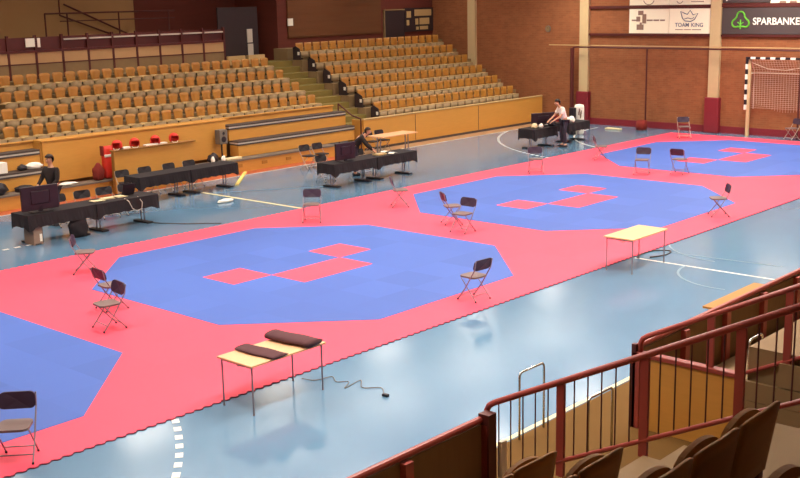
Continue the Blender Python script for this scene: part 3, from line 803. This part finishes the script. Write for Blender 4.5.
def person(label, loc, rz, J, top_m, leg_m, hair_m, sleeve='long', look=0, group=None):
    """J: joints in the figure's own frame, facing +x; pelvis, chest, neck, head, and l/r shoulder elbow wrist hip knee ankle"""
    t = thing('person', label, 'person', loc, rz)
    V = {k_: Vector(v) for k_, v in J.items()}
    N, Eg = {}, []
    def nd(k_, p, r): N[k_] = (tuple(p), r)
    mid = (V['pelvis']+V['chest'])/2
    nd('pelvis', V['pelvis'], (.13, .11)); nd('mid', mid, (.125, .1)); nd('chest', V['chest'], (.15, .11)); nd('neck', V['neck'], .05)
    hd = V['head']; up = (hd-V['neck']).normalized()
    nd('jaw', hd-up*.045, (.062, .068)); nd('head', hd+up*.02, (.075, .088)); nd('crown', hd+up*.085, (.055, .07))
    Eg += [('pelvis', 'mid'), ('mid', 'chest'), ('chest', 'neck'), ('neck', 'jaw'), ('jaw', 'head'), ('head', 'crown')]
    for s in 'lr':
        sg_ = 1 if s == 'l' else -1
        sh, el, wr = V[s+'shoulder'], V[s+'elbow'], V[s+'wrist']
        nd(s+'sh', sh, .055); nd(s+'el', el, .04); nd(s+'wr', wr, .027)
        fd = (wr-el).normalized(); side = fd.cross(Vector((0, 0, 1))); side = side.normalized() if side.length > .1 else Vector((0, 1, 0))
        palm = wr+fd*.06; nd(s+'palm', palm, (.034, .02))
        Eg += [('chest', s+'sh'), (s+'sh', s+'el'), (s+'el', s+'wr'), (s+'wr', s+'palm')]
        for q, (off, ln) in enumerate(((-.03, .065), (-.01, .078), (.01, .072), (.028, .056))):
            b0 = palm+side*off+fd*.03; nd(f'{s}f{q}a', b0, .010); nd(f'{s}f{q}b', b0+fd*ln*.6+Vector((0, 0, -.008)), .009); nd(f'{s}f{q}c', b0+fd*ln-Vector((0, 0, .022)), .008)
            Eg += [(s+'palm', f'{s}f{q}a'), (f'{s}f{q}a', f'{s}f{q}b'), (f'{s}f{q}b', f'{s}f{q}c')]
        tb = wr+fd*.03-side*.03*sg_; nd(s+'ta', tb, .012); nd(s+'tb', tb+fd*.03-side*.025*sg_, .010)
        Eg += [(s+'wr', s+'ta'), (s+'ta', s+'tb')]
        hp, kn, an = V[s+'hip'], V[s+'knee'], V[s+'ankle']
        nd(s+'hip', hp, .085); nd(s+'kn', kn, .055); nd(s+'an', an, .038); nd(s+'toe', an+Vector((.14, 0, -.05)), .03)
        Eg += [('pelvis', s+'hip'), (s+'hip', s+'kn'), (s+'kn', s+'an'), (s+'an', s+'toe')]
    skin_mesh('body', N, Eg, M['skin'], t)
    # nose, ears and eyes are raised on the head; hair caps it
    fx = Vector((math.cos(look), math.sin(look), 0)); sd = Vector((-fx.y, fx.x, 0))
    MB().ball(hd+fx*.095, .016, (1, 1, 1.4), 8, 6).build('nose', M['skin'], t, True)
    for q in (1, -1):
        MB().ball(hd+sd*.085*q, .024, (.6, .5, 1.2), 8, 6).build('ear', M['skin'], t, True)
        MB().ball(hd+fx*.083+sd*.032*q+Vector((0, 0, .025)), .010, (1, 1, .7), 8, 6).build('eye', M['black2'], t, True)
    MB().ball(hd+fx*.082+Vector((0, 0, -.045)), .018, (.5, 1.2, .35), 8, 6).build('mouth', M['redcloth'], t, True)
    b = MB(); q = bmesh.ops.create_uvsphere(b.bm, u_segments=16, v_segments=10, radius=.118)
    dele = []
    for v in q['verts']:
        c_ = v.co.copy()
        if c_.z < .02 and c_.dot(fx) > -.02: dele.append(v)
        v.co = hd+Vector((0, 0, .045))-fx*.012+Vector((c_.x*.92, c_.y*.92, c_.z*.95))
    bmesh.ops.delete(b.bm, geom=dele, context='VERTS')
    b.build('hair', hair_m, t, True, solid=.012)
    # clothes
    N2 = {'chest': (tuple(V['chest']), (.172, .13)), 'mid': (tuple(mid), (.155, .125)), 'waist': (tuple(V['pelvis']+Vector((0, 0, -.03))), (.158, .132)), 'collar': (tuple(V['neck']-(V['neck']-V['chest'])*.35), .075)}
    E2 = [('chest', 'mid'), ('mid', 'waist'), ('chest', 'collar')]
    for s in 'lr':
        sh, el, wr = V[s+'shoulder'], V[s+'elbow'], V[s+'wrist']
        N2[s+'s'] = (tuple(sh), .078); E2.append(('chest', s+'s'))
        if sleeve == 'long':
            N2[s+'e'] = (tuple(el), .056); N2[s+'w'] = (tuple(el.lerp(wr, .93)), .042); E2 += [(s+'s', s+'e'), (s+'e', s+'w')]
        else:
            N2[s+'e'] = (tuple(sh.lerp(el, .75)), .066); E2 += [(s+'s', s+'e')]
    skin_mesh('jacket' if sleeve == 'long' else 'shirt', N2, E2, top_m, t)
    N3 = {'waist': (tuple(V['pelvis']), (.15, .125))}; E3 = []
    for s in 'lr':
        N3[s+'h'] = (tuple(V[s+'hip']), .1); N3[s+'k'] = (tuple(V[s+'knee']), .074); N3[s+'a'] = (tuple(V[s+'knee'].lerp(V[s+'ankle'], .93)), .062)
        E3 += [('waist', s+'h'), (s+'h', s+'k'), (s+'k', s+'a')]
    skin_mesh('trousers', N3, E3, leg_m, t)
    for s in 'lr':
        a = V[s+'ankle']
        MB().ball((a.x+.06, a.y, a.z-.045), .07, (2.0, .75, .62), 14, 8).build('shoe', M['black2'], t, True)
    return t
stand = dict(pelvis=(0, 0, .95), chest=(.0, 0, 1.32), neck=(.02, 0, 1.5), head=(.05, 0, 1.62),
             lshoulder=(0, .19, 1.4), lelbow=(.1, .26, 1.14), lwrist=(.3, .2, 1.02), rshoulder=(0, -.19, 1.4), relbow=(.1, -.26, 1.14), rwrist=(.3, -.2, 1.02),
             lhip=(0, .09, .9), lknee=(.03, .1, .5), lankle=(0, .11, .09), rhip=(0, -.09, .9), rknee=(.03, -.1, .5), rankle=(0, -.11, .09))
person('person in a black jacket standing behind the large left monitor', (1.2, 7.6, 0), D(195), stand, M['jacket'], M['trousers'], M['hair'], 'long').scale = (1.05, 1.05, 1.05)
lean = dict(pelvis=(-.12, 0, .92), chest=(.12, 0, 1.2), neck=(.26, 0, 1.32), head=(.36, 0, 1.4),
            lshoulder=(.14, .19, 1.24), lelbow=(.3, .26, 1.0), lwrist=(.5, .2, .82), rshoulder=(.14, -.19, 1.24), relbow=(.3, -.26, 1.0), rwrist=(.5, -.2, .82),
            lhip=(-.1, .09, .88), lknee=(-.02, .1, .48), lankle=(-.12, .11, .09), rhip=(-.1, -.09, .88), rknee=(-.02, -.1, .48), rankle=(-.12, -.11, .09))
person('person in dark clothes leaning forward over the middle black table', (11.68, 6.85, 0), D(-45), lean, M['jacket'], M['trousers'], M['hair'], 'long')
work = dict(pelvis=(-.08, 0, .95), chest=(.05, 0, 1.3), neck=(.15, 0, 1.46), head=(.22, 0, 1.56),
            lshoulder=(.06, .19, 1.37), lelbow=(.2, .24, 1.12), lwrist=(.42, .16, .98), rshoulder=(.06, -.19, 1.37), relbow=(.2, -.24, 1.12), rwrist=(.42, -.16, .98),
            lhip=(-.06, .09, .9), lknee=(-.02, .1, .5), lankle=(-.08, .11, .09), rhip=(-.06, -.09, .9), rknee=(-.0, -.1, .5), rankle=(-.05, -.11, .09))
person('person in a white short sleeved shirt and dark trousers working at the far table', (21.0, 5.25, 0), D(150), work, M['white_shirt'], M['trousers'], M['hair'], 'short').scale = (1.05, 1.05, 1.05)

# ================================================================== THINGS ON THE FAR SIDE
ps = thing('plywood_screen', 'honey plywood screen standing behind the black table with the red guards', 'screen', (0, 0, 0))
MB().box((4.82, 10.2, 0), (7.75, 10.24, 1.3)).build('panel', M['ply'], ps)
MB().box((4.78, 10.15, 1.3), (7.8, 10.38, 1.34), .008).build('top_ledge', M['brown_shaded_ply'], ps)
MB().box((4.9, 10.24, 0), (4.96, 10.5, 1.28)).box((7.6, 10.24, 0), (7.66, 10.5, 1.28)).build('brace', M['brown_shaded_ply'], ps)
def guard(x, y, z, rz, label):
    t = thing('head_guard', label, 'head guard', (x, y, z), rz, 'red foam head guards')
    b = MB(); q = bmesh.ops.create_uvsphere(b.bm, u_segments=18, v_segments=12, radius=.15)
    dele = [v for v in q['verts'] if (v.co.x > .07 and v.co.z < .06) or v.co.z < -.115]
    bmesh.ops.delete(b.bm, geom=dele, context='VERTS')
    for v in b.bm.verts: v.co = Vector((v.co.x*1.1, v.co.y*.95, v.co.z+.13))
    b.build('shell', M['redfoam'], t, True, solid=.03)
    MB().tube([(.02, -.12, .06), (.08, -.06, .0), (.08, .06, .0), (.02, .12, .06)], .012).build('strap', M['paper'], t)
    for q in (1, -1): MB().ball((0, q*.135, .1), .05, (1, .5, 1.2), 10, 8).build('ear_cup', M['redfoam'], t, True)
for i, (x, w, rz) in enumerate(((4.98, 'leftmost on the plywood screen ledge', 3.6), (5.6, 'second from left on the plywood screen ledge', 4.4), (6.35, 'third from left on the plywood screen ledge', 3.9), (7.05, 'rightmost on the plywood screen ledge', 4.6))):
    guard(x, 10.27, 1.345, rz, 'red foam head guard %s' % w)
o = MB().box((5.95, 10.2, 1.342), (6.75, 10.34, 1.39), .01).build('white_box', M['paper']); tag(o, 'flat white box between the red head guards on the ledge', 'box')
o = MB().box((5.15, 10.2, 1.342), (5.4, 10.34, 1.4), .01).build('white_box', M['paper']); tag(o, 'small white box beside the leftmost red head guard', 'box')
def blob(name, m, c, r, sc, seed, label, cat, group=None):
    rd = random.Random(seed); ph = [rd.uniform(0, 6) for _ in range(6)]
    b = MB(); q = bmesh.ops.create_icosphere(b.bm, subdivisions=3, radius=r)
    for v in q['verts']:
        n_ = v.co.normalized(); w = 1+.13*math.sin(4*n_.x+ph[0])*math.cos(3*n_.y+ph[1])+.08*math.sin(7*n_.z+ph[2]+5*n_.x)
        v.co = Vector((n_.x*r*sc[0]*w, n_.y*r*sc[1]*w, max(-r*sc[2]*.72, n_.z*r*sc[2]*w)+r*sc[2]*.72))
    o = b.build(name, m, None, True, c)
    tag(o, label, cat, group); return o
cg = thing('chest_guard', 'tall red body protector leaning left of the plywood screen', 'body protector', (5.02, 10.83, .435))
MB().box((-.2, -.13, 0), (.2, .13, .98), .09).build('pad', M['redfoam'], cg, True)
MB().box((-.205, -.14, .66), (.205, -.1, .74), .01).build('white_band', M['paper'], cg)
MB().box((-.24, -.08, .7), (-.19, .08, 1.0), .02).box((.19, -.08, .7), (.24, .08, 1.0), .02).build('shoulder_strap', M['redcloth'], cg)
blob('sports_bag', M['redcloth'], (4.62, 10.79, .432), .25, (.75, .6, 1.15), 4, 'dark red sports bag on the low bench left of the plywood screen', 'bag')
blob('sports_bag', M['black2'], (1.25, 10.82, .432), .26, (1.8, .7, .8), 5, 'black sports bag on the low bench at the left picture edge', 'bag')
blob('sports_bag', M['black2'], (2.2, 10.82, .432), .18, (1.6, .8, .6), 6, 'small black bag on the low bench left of the standing man', 'bag')
blob('crumpled_towel', M['paper'], (2.8, 11.25, .965), .15, (1.9, .9, .75), 7, 'crumpled white towel on the stepped bench behind the standing man', 'towel')
blob('hat', M['black2'], (2.4, 11.25, .965), .12, (1.3, .9, .8), 8, 'dark hat lying beside the crumpled white towel', 'cap')
o = MB().box((1.5, 11.12, .965), (1.9, 11.4, 1.27), .01).build('white_box', M['paper']); tag(o, 'white cardboard box on the stepped bench at the left edge', 'box')
for i, (x, w, m_) in enumerate(((2.75, 'cream cloth lying on the low bench right of the standing man', 'cream'), (3.55, 'white cloth lying on the low bench beside the dark red bag', 'paper'))):
    blob('folded_cloth', M[m_], (x, 10.8, .432), .16, (1.9, .9, .3), 20+i, w, 'cloth')
blob('dark_glove', M['redcloth'], (3.2, 10.85, .432), .1, (1.5, .9, .6), 23, 'small dark red pad between the two cloths on the low bench', 'pad')
blob('shoe_bag', M['black2'], (8.95, 10.8, .432), .18, (1.1, .8, 1), 9, 'black bag on the low bench beside the grey loudspeaker', 'bag')
blob('white_shoe', M['paper'], (8.8, 10.62, .44), .1, (.7, .6, 1.3), 10, 'white shoe leaning on the black bag on the low bench', 'shoe')
blob('white_shoe', M['paper'], (9.25, 10.64, .44), .1, (.8, .6, 1.1), 11, 'white shoe right of the black bag on the low bench', 'shoe')
o = MB().box((9.45, 10.7, .432), (10.1, 10.95, .5), .02).build('folded_towel', M['cream']); tag(o, 'folded cream towel at the end of the low bench', 'towel')
gb = thing('loudspeaker', 'small grey loudspeaker on a stand left of the stepped bench', 'loudspeaker', (9.7, 11.25, .43))
MB().box((-.02, -.02, 0), (.02, .02, .5)).build('stand', M['black2'], gb)
MB().box((-.17, -.13, .5), (.17, .13, .98), .02).build('cabinet', M['grey'], gb)
MB().tube([(0, -.135, .66), (0, -.13, .66)], .1, 18).tube([(0, -.135, .86), (0, -.13, .86)], .05, 14).build('driver', M['black2'], gb)
bt = MB().prism([(-.05, 0, -.02), (.05, 0, -.02), (.05, 0, .02), (-.05, 0, .02)], (0, 2.05, 0)).build('wooden_batten', M['yellowbar'])
d = Vector((9.95, 10.4, .022))-Vector((8.08, 8.6, .022)); bt.location = (8.08, 8.6, .022)
bt.rotation_mode = 'QUATERNION'; bt.rotation_quaternion = d.to_track_quat('Y', 'Z'); bt.scale = (1, d.length/2.05, 1)
tag(bt, 'pale yellow batten lying on the floor beside the right end of the screen tables', 'batten')
# things on the left table
for i, (x, y, w, l) in enumerate(((1.5, 6.05, .3, 'left pile'), (1.9, 6.2, .3, 'middle pile'), (2.25, 6.15, .22, 'right pile'))):
    b = MB()
    for q in range(5):
        a = random.uniform(-.3, .3); c_ = Vector((random.uniform(-.05, .05), random.uniform(-.04, .04), .006*q))
        u, v = Vector((math.cos(a), math.sin(a), 0))*w/2, Vector((-math.sin(a), math.cos(a), 0))*.1
        b.prism([c_-u-v, c_+u-v, c_+u+v, c_-u+v], (0, 0, .005))
    o = b.build('paper_stack', M['cream'], None, False, (x, y, .752)); tag(o, 'pale papers on the left black table, %s right of the monitor' % l, 'papers', 'paper piles on the left table')
lt = thing('laptop', 'black open laptop right of the papers on the left table', 'laptop', (2.5, 6.2, .752), D(4))
MB().box((-.2, .0, 0), (.2, .28, .02), .005).build('keyboard_base', M['black2'], lt)
MB().prism([(-.2, -.01, .02), (.2, -.01, .02), (.2, -.09, .3), (-.2, -.09, .3)], (0, .015, 0)).build('lid', M['black2'], lt)
o = MB().tube([(2.12, 5.8, .757), (2.15, 5.66, .7), (2.24, 5.64, .5), (2.36, 5.63, .42), (2.5, 5.63, .46), (2.54, 5.64, .62), (2.52, 5.8, .757)], .012).build('cable', M['steel_pale']); tag(o, 'pale cable hanging in a loop from the left black table', 'cable')
pc = thing('computer_case', 'beige computer case with white label under the left table', 'computer', (-.3, 6.0, 0))
MB().box((-.18, -.22, 0), (.06, .22, .46), .01).build('case', M['inkbrown'], pc)
MB().box((.06, -.18, .02), (.09, .18, .42)).build('front_panel', M['black2'], pc)
MB().box((-.02, -.226, .08), (.04, -.22, .26)).build('label_sheet', M['paper'], pc)
blob('coat', M['black'], (.75, 5.8, .0), .3, (.9, .4, 1.1), 12, 'dark cloth bundle under the table with the left monitor', 'cloth')
# under and on the middle table
for i, (x, y, w) in enumerate(((12.25, 6.15, 'white paper near the leaning man on the middle table'), (12.15, 5.75, 'white paper at the front edge of the middle table'))):
    b = MB()
    b.grid(lambda u, v: Vector(((u-.5)*.3, (v-.5)*.2, .012+.02*math.sin(PI*u))), 6, 2)
    o = b.build('paper_sheet', M['paper'], None, False, (x, y, .752), .3*i, .006); tag(o, w, 'paper')
o = MB().box((11.45, 5.72, .752), (11.85, 5.97, .80), .01).build('wooden_box', M['seat_edge']); tag(o, 'flat tan box on the middle table right of the monitor', 'box')
# far table clutter
for i, (x, y, r, sc, m_, nm, l, cat) in enumerate((
    (20.1, 5.9, .12, (1.2, .8, .9), 'cream', 'crumpled_cloth', 'crumpled cream cloth on the left far black table', 'cloth'),
    (20.4, 5.8, .1, (1.1, .8, .9), 'paper', 'crumpled_paper', 'white crumpled paper on the left far black table', 'paper'),
    (21.1, 5.8, .16, (1.2, .8, .7), 'black2', 'sports_bag', 'black bag on the far table in front of the flat monitor', 'bag'),
    (22.2, 6.1, .12, (1.3, .8, .6), 'brown_shaded_ply', 'cloth_bundle', 'brown bundle on the far table beside the white shirted man', 'cloth'),
    (22.45, 5.85, .17, (1, 1, .8), 'paper', 'white_helmet', 'round white helmet on the right far black table', 'helmet'))):
    blob(nm, M[m_], (x, y, .752), r, sc, 40+i, l, cat)
tb = thing('training_bag', 'white upright cylindrical bag with dark mark behind the far tables', 'bag', (24.65, 6.9, 0))
MB().lathe([(.17, 0), (.2, .06), (.2, 1.1), (.17, 1.19), (.06, 1.22)]).build('body', M['paper'], tb, True)
b = MB()
for q in range(7):
    a0 = PI*1.15+q*.09; zz = .8+.14*math.sin(q*1.1)
    b.box((.2*math.cos(a0)-.02, .2*math.sin(a0)-.02, zz), (.2*math.cos(a0)+.01, .2*math.sin(a0)+.01, zz+.14))
b.build('print', M['inkbrown'], tb)
MB().box((-.45, .0, 0), (-.22, .2, 1.1), .02).build('dark_cover', M['black2'], tb)

# ================================================================== CABLES ON THE FLOOR
def gp(x, y, z=.012):
    d_ = FW+(x-400)/F_PX*RT-(y-239)/F_PX*UP
    return CAM+d_*((z-CAM.z)/d_.z)
def cable(pts, r, m, label):
    cu = [Vector(p) for p in pts]; P = []
    for i in range(len(cu)-1):
        p0, p1, p2, p3 = cu[max(i-1, 0)], cu[i], cu[i+1], cu[min(i+2, len(cu)-1)]
        for q in range(6):
            t_ = q/6
            P.append(.5*((2*p1)+(p2-p0)*t_+(2*p0-5*p1+4*p2-p3)*t_*t_+(3*p1-p0-3*p2+p3)*t_**3))
    P.append(cu[-1])
    for p in P: p.z = max(p.z, r+.001)
    o = MB().tube(P, r, 6).build('floor_cable', m, None, True); return tag(o, label, 'cable')
cw = cable([(-3.0, -6.2, .012), (-2.93, -6.42, .012), (-2.66, -6.5, .012), (-2.78, -6.72, .012), (-2.66, -6.86, .012), (-2.9, -7.02, .012), (-2.5, -6.95, .012), (-2.72, -7.2, .012), (-2.55, -7.42, .012), (-2.75, -7.65, .012)], .006, M['grey'], 'thin dark cable wriggling over the floor right of the near table')
MB().box((-.03, -.05, 0), (.03, .05, .04), .008).build('plug', M['black2'], cw, False, (-2.76, -7.7, .002))
cable([(6.9, -6.15, .012), (7.3, -6.05, .012), (7.75, -6.12, .012), (7.9, -6.4, .012), (7.5, -6.5, .012), (7.1, -6.35, .012)], .014, M['tier_dark'], 'dark cable loop under the empty right table')
cable([(2.9, 5.75, .012), (3.1, 5.3, .012), (3.35, 4.9, .012), (3.7, 4.5, .012), (3.9, 4.2, .012)], .012, M['tier_dark'], 'dark cable on the floor from the left tables to the mat edge')
blob('crumpled_paper', M['paper'], (6.0, 6.6, .001), .16, (1.6, .8, .35), 60, 'crumpled white paper on the floor below the cream floor line', 'paper')
# plank bench near the barrier
bn = thing('plank_bench', 'low orange plank bench beyond the dark red barrier', 'bench', (3.85, -9.86, 0))
MB().box((-.98, -.13, .41), (.98, .13, .45), .006).build('plank', M['seat_wood'], bn)
for sx in (-.8, .8):
    for q in (-.09, .09): MB().tube([(sx, q, .41), (sx+.03*(1 if sx > 0 else -1), q*1.1, 0)], .015).build('leg', M['tier_light'], bn)

# ================================================================== NEAR STAND
# barrier along the near side
def barrier(x0, x1, label):
    t = thing('arena_barrier', label, 'barrier', (0, -11, 0))
    MB().box((x0, -.02, -.0), (x1, .02, 1.03)).build('board', M['board_in'], t)
    MB().tube([(x0, 0, 1.08), (x1, 0, 1.08)], .04, 10).build('cap_rail', M['red_paint'], t)
    n_ = max(1, round((x1-x0)/1.25))
    for i in range(n_+1):
        x = x0+(x1-x0)*i/n_
        MB().box((x-.06, -.1, 0), (x+.06, .0, 1.03)).build('post', M['red_paint'], t)
    return t
barrier(-14, -4.72, 'dark boarded barrier with red cap rail at the bottom of the picture')
barrier(-1.5, 16, 'dark boarded barrier with red cap rail at the right picture edge')
# stand body
ns = thing('seating_tier', 'taupe stepped near stand below the camera', 'grandstand', (0, 0, 0))
def near_block(x0, x1, k0, k1, mm):
    b = MB()
    b.box((x0, -12.5, 0), (x1, -11.12, .3))
    for k in range(k0, k1):
        y1 = -(11.66+.87*k)
        y0 = y1-.88
        if k == 0: y1 = -12.5; y0 = -(11.66+.87)-.01
        MB().box((x0, y0+.01 if k < k1-1 else -23.9, 0), (x1, y1, stepz(k))).build('tread', mm, ns)
    b.build('walkway', mm, ns)
near_block(-15.9, -7.9, 1, 11, M['step'])
b = MB(); b.box((-7.9, -12.5, 0), (-4.66, -11.12, .3))
for k in range(0, 21):
    y1 = -(12.5+.435*k); MB().box((-7.9, y1-.435 if k < 20 else -23.9, 0), (-4.66, y1, .93+.2225*k)).build('aisle_step', M['beige_board'], ns)
b.build('walkway', M['beige_board'], ns)
near_block(-1.46, 15.9, 0, 11, M['beige_board'])
b = MB(); b.box((-4.64, -23.9, 0), (-1.46, -17.5, 4.2)); b.build('rear_block', M['step'], ns)
# vomitory side walls
vw = thing('entrance_side_wall', 'light orange plywood side wall with red cap in the stand entrance', 'wall panel', (-1.5, 0, 0))
MB().box((-.03, -12.46, 0), (.03, -11.05, .98)).build('panel', M['ply'], vw)
MB().box((-.06, -12.5, .98), (.06, -11.02, 1.04), .01).build('cap', M['red_paint'], vw)
b = MB()
for q in range(4): b.box((-.05, -12.48-1.6, .0+.245*q), (.0, -12.48, .238+.245*q))
b.build('lower_boards', M['beige_board'], vw)
b = MB()
for q in range(6): b.box((-.05, -17.5, .99+.3*q), (.0, -12.95-.6*q, .99+.3*q+.293))
b.build('upper_boards', M['beige_board'], vw)
vl = thing('entrance_side_wall', 'brown side wall under the near sloping red railing', 'wall panel', (-4.6, 0, 0))
MB().prism([(0, -11.05, 0), (0, -11.05, .28), (0, -12.0, .5), (0, -17.5, 3.25), (0, -17.5, 0)], (-.04, 0, 0)).build('panel', M['board_in'], vl)
# sloping railings
def railing(x, y0, y1, z0, label, low=.46, bal=5, start_curve=True):
    t = thing('sloping_railing', label, 'railing', (x, 0, 0))
    sl = .5
    zt = lambda y: z0+sl*(y0-y)
    pts_ = [(0, y0+.0, .98), (0, y0+.0, z0-.06), (0, y0-.03, z0-.0), (0, y0-.1, zt(y0-.1)), (0, y1, zt(y1))] if start_curve else [(0, y0, z0), (0, y1, zt(y1))]
    MB().tube(pts_, .035, 10).build('handrail', M['red_paint'], t, True)
    MB().tube([(0, y0-.9 if not start_curve else y0-.3, zt(y0-.9 if not start_curve else y0-.3)-low-.42), (0, y1, zt(y1)-low-.42)], .025, 8).build('lower_rail', M['red_paint'], t, True)
    y = y0; i = 0
    while y > y1+.05:
        if not (i == 0):
            MB().box((-.02, y-.045, zt(y)-1.05), (.02, y+.045, zt(y)-.02)).build('post', M['red_paint'], t)
        for q in range(1, bal+1):
            yq = y-.97*q/(bal+1)
            MB().tube([(0, yq, zt(yq)-low-.42), (0, yq, zt(yq)-.02)], .008, 6).build('baluster', M['dark_red'], t)
        y -= .97; i += 1
    return t
railing(-4.6, -10.96, -16.9, 1.19, 'long red sloping railing with thin balusters crossing the lower right foreground', start_curve=True)
railing(-1.5, -11.08, -16.9, 1.22, 'red sloping railing behind the near one, above the orange side wall', bal=0)
MB().box((-4.78, -11.12, 0), (-4.64, -10.98, 1.15)).build('gate_post', M['dark_red'], None)
tag(C.objects['gate_post'], 'dark red post where the left barrier meets the sloping railing', 'post')
MB().box((-1.56, -11.04, 0), (-1.5, -10.98, 1.14)).build('gate_post', M['dark_red'], None)
tag(C.objects['gate_post.001'], 'dark red post at the corner of the orange side wall', 'post')
def hoop(x0, x1, y, z0, h, label):
    w = x1-x0; r = .06
    p = [(x0, y, z0), (x0, y, z0+h-r)]+[(x0+r-r*math.cos(a), y, z0+h-r+r*math.sin(a)) for a in (.5, 1.05)]+[(x0+r, y, z0+h), (x1-r, y, z0+h)]
    p += [(x1-r+r*math.sin(a), y, z0+h-r+r*math.cos(a)) for a in (.5, 1.05)]+[(x1, y, z0+h-r), (x1, y, z0)]
    o = MB().tube(p, .016, 8).build('steel_hoop', M['chrome'], None, True); tag(o, label, 'hoop rail', 'chrome hoop rails')
hoop(-2.84, -2.3, -10.12, 0, .9, 'chrome hoop rail standing on the floor beyond the near railing, the left one')
hoop(-3.08, -2.54, -11.3, 0, .9, 'chrome hoop rail seen through the balusters beside the orange wall')
hoop(-.72, -.34, -12.2, .3, .92, 'chrome hoop rail behind the second railing at the right edge')
cp_ = MB().box((-4.6, -11.16, 0), (-4.5, -11.1, .8), .01).build('white_bracket', M['paper']); tag(cp_, 'white upright bracket beside the dark post at the railing foot', 'bracket')
tag(MB().box((-.9, -12.16, .3), (-.8, -12.1, 1.06), .01).build('white_tag_post', M['paper']), 'small white tag post behind the second red railing', 'tag')

# foreground seats seen from behind
def make_near_seat():
    root = thing('stadium_seat', '', 'seat')
    w = .47
    def bk(u, v, off):
        x = (u-.5)*w; z = .26+.42*v-.02*(2*abs(u-.5))**4
        return Vector((x, -.05-.07*v+.02*(2*abs(u-.5))**2+off, z))
    b = MB(); n = 8
    A = [[b.bm.verts.new(bk(i/n, j/5, 0)) for j in range(6)] for i in range(n+1)]
    B = [[b.bm.verts.new(bk(i/n, j/5, .022)) for j in range(6)] for i in range(n+1)]
    for i in range(n):
        for j in range(5):
            b.bm.faces.new((A[i][j], A[i][j+1], A[i+1][j+1], A[i+1][j])); b.bm.faces.new((B[i][j], B[i+1][j], B[i+1][j+1], B[i][j+1]))
    for i in range(n):
        b.bm.faces.new((A[i][0], A[i+1][0], B[i+1][0], B[i][0])); b.bm.faces.new((A[i][5], B[i][5], B[i+1][5], A[i+1][5]))
    for j in range(5):
        b.bm.faces.new((A[0][j], B[0][j], B[0][j+1], A[0][j+1])); b.bm.faces.new((A[n][j], A[n][j+1], B[n][j+1], B[n][j]))
    b.build('backrest', M['brown_shaded_ply'], root, True)
    # seat pan folded up against the back
    out = [(-w*.47, .3), (w*.47, .3)]+[(w*.47-w*.94*t_/10, .57+.07*math.sin(PI*t_/10)**.6) for t_ in range(11)]
    MB().prism([(x, .03-.1*(z-.3), z) for x, z in out], (0, .03, .004)).build('seat_pan', M['brown_shaded_ply'], root)
    MB().box((-.03, -.02, 0), (.03, .06, .3)).box((-.03, -.05, .26), (.03, .06, .3)).build('bracket', M['black2'], root)
    return root
nsp = make_near_seat(); first = True
rows_ = {2: (-7.72, 'front-most'), 3: (-8.3, 'second'), 4: (-8.12, 'third'), 5: (-8.2, 'fourth')}
for k, (xe, nm) in rows_.items():
    yb = -(12.15+.87*k)
    for j in range({2: 4, 3: 4, 4: 4, 5: 5}[k]):
        place_seat(nsp, first, (xe-.24-.5*j, yb, stepz(k)), random.uniform(-.03, .03),
                   'brown wooden seat seen from behind, %s from the aisle, %s foreground row' % (ordinal(j+1), nm), 'foreground seats')
        first = False
    t = thing('seat_support', 'dark end support at the aisle end of the %s foreground row' % nm, 'support', (xe+.03, yb+.05, stepz(k)), 0, 'foreground seat supports')
    MB().box((-.03, -.04, 0), (.03, .04, .52), .006).build('post', M['dark_red'], t)
    MB().box((-.03, -.05, 0), (.03, .3, .03)).build('foot_plate', M['dark_red'], t)
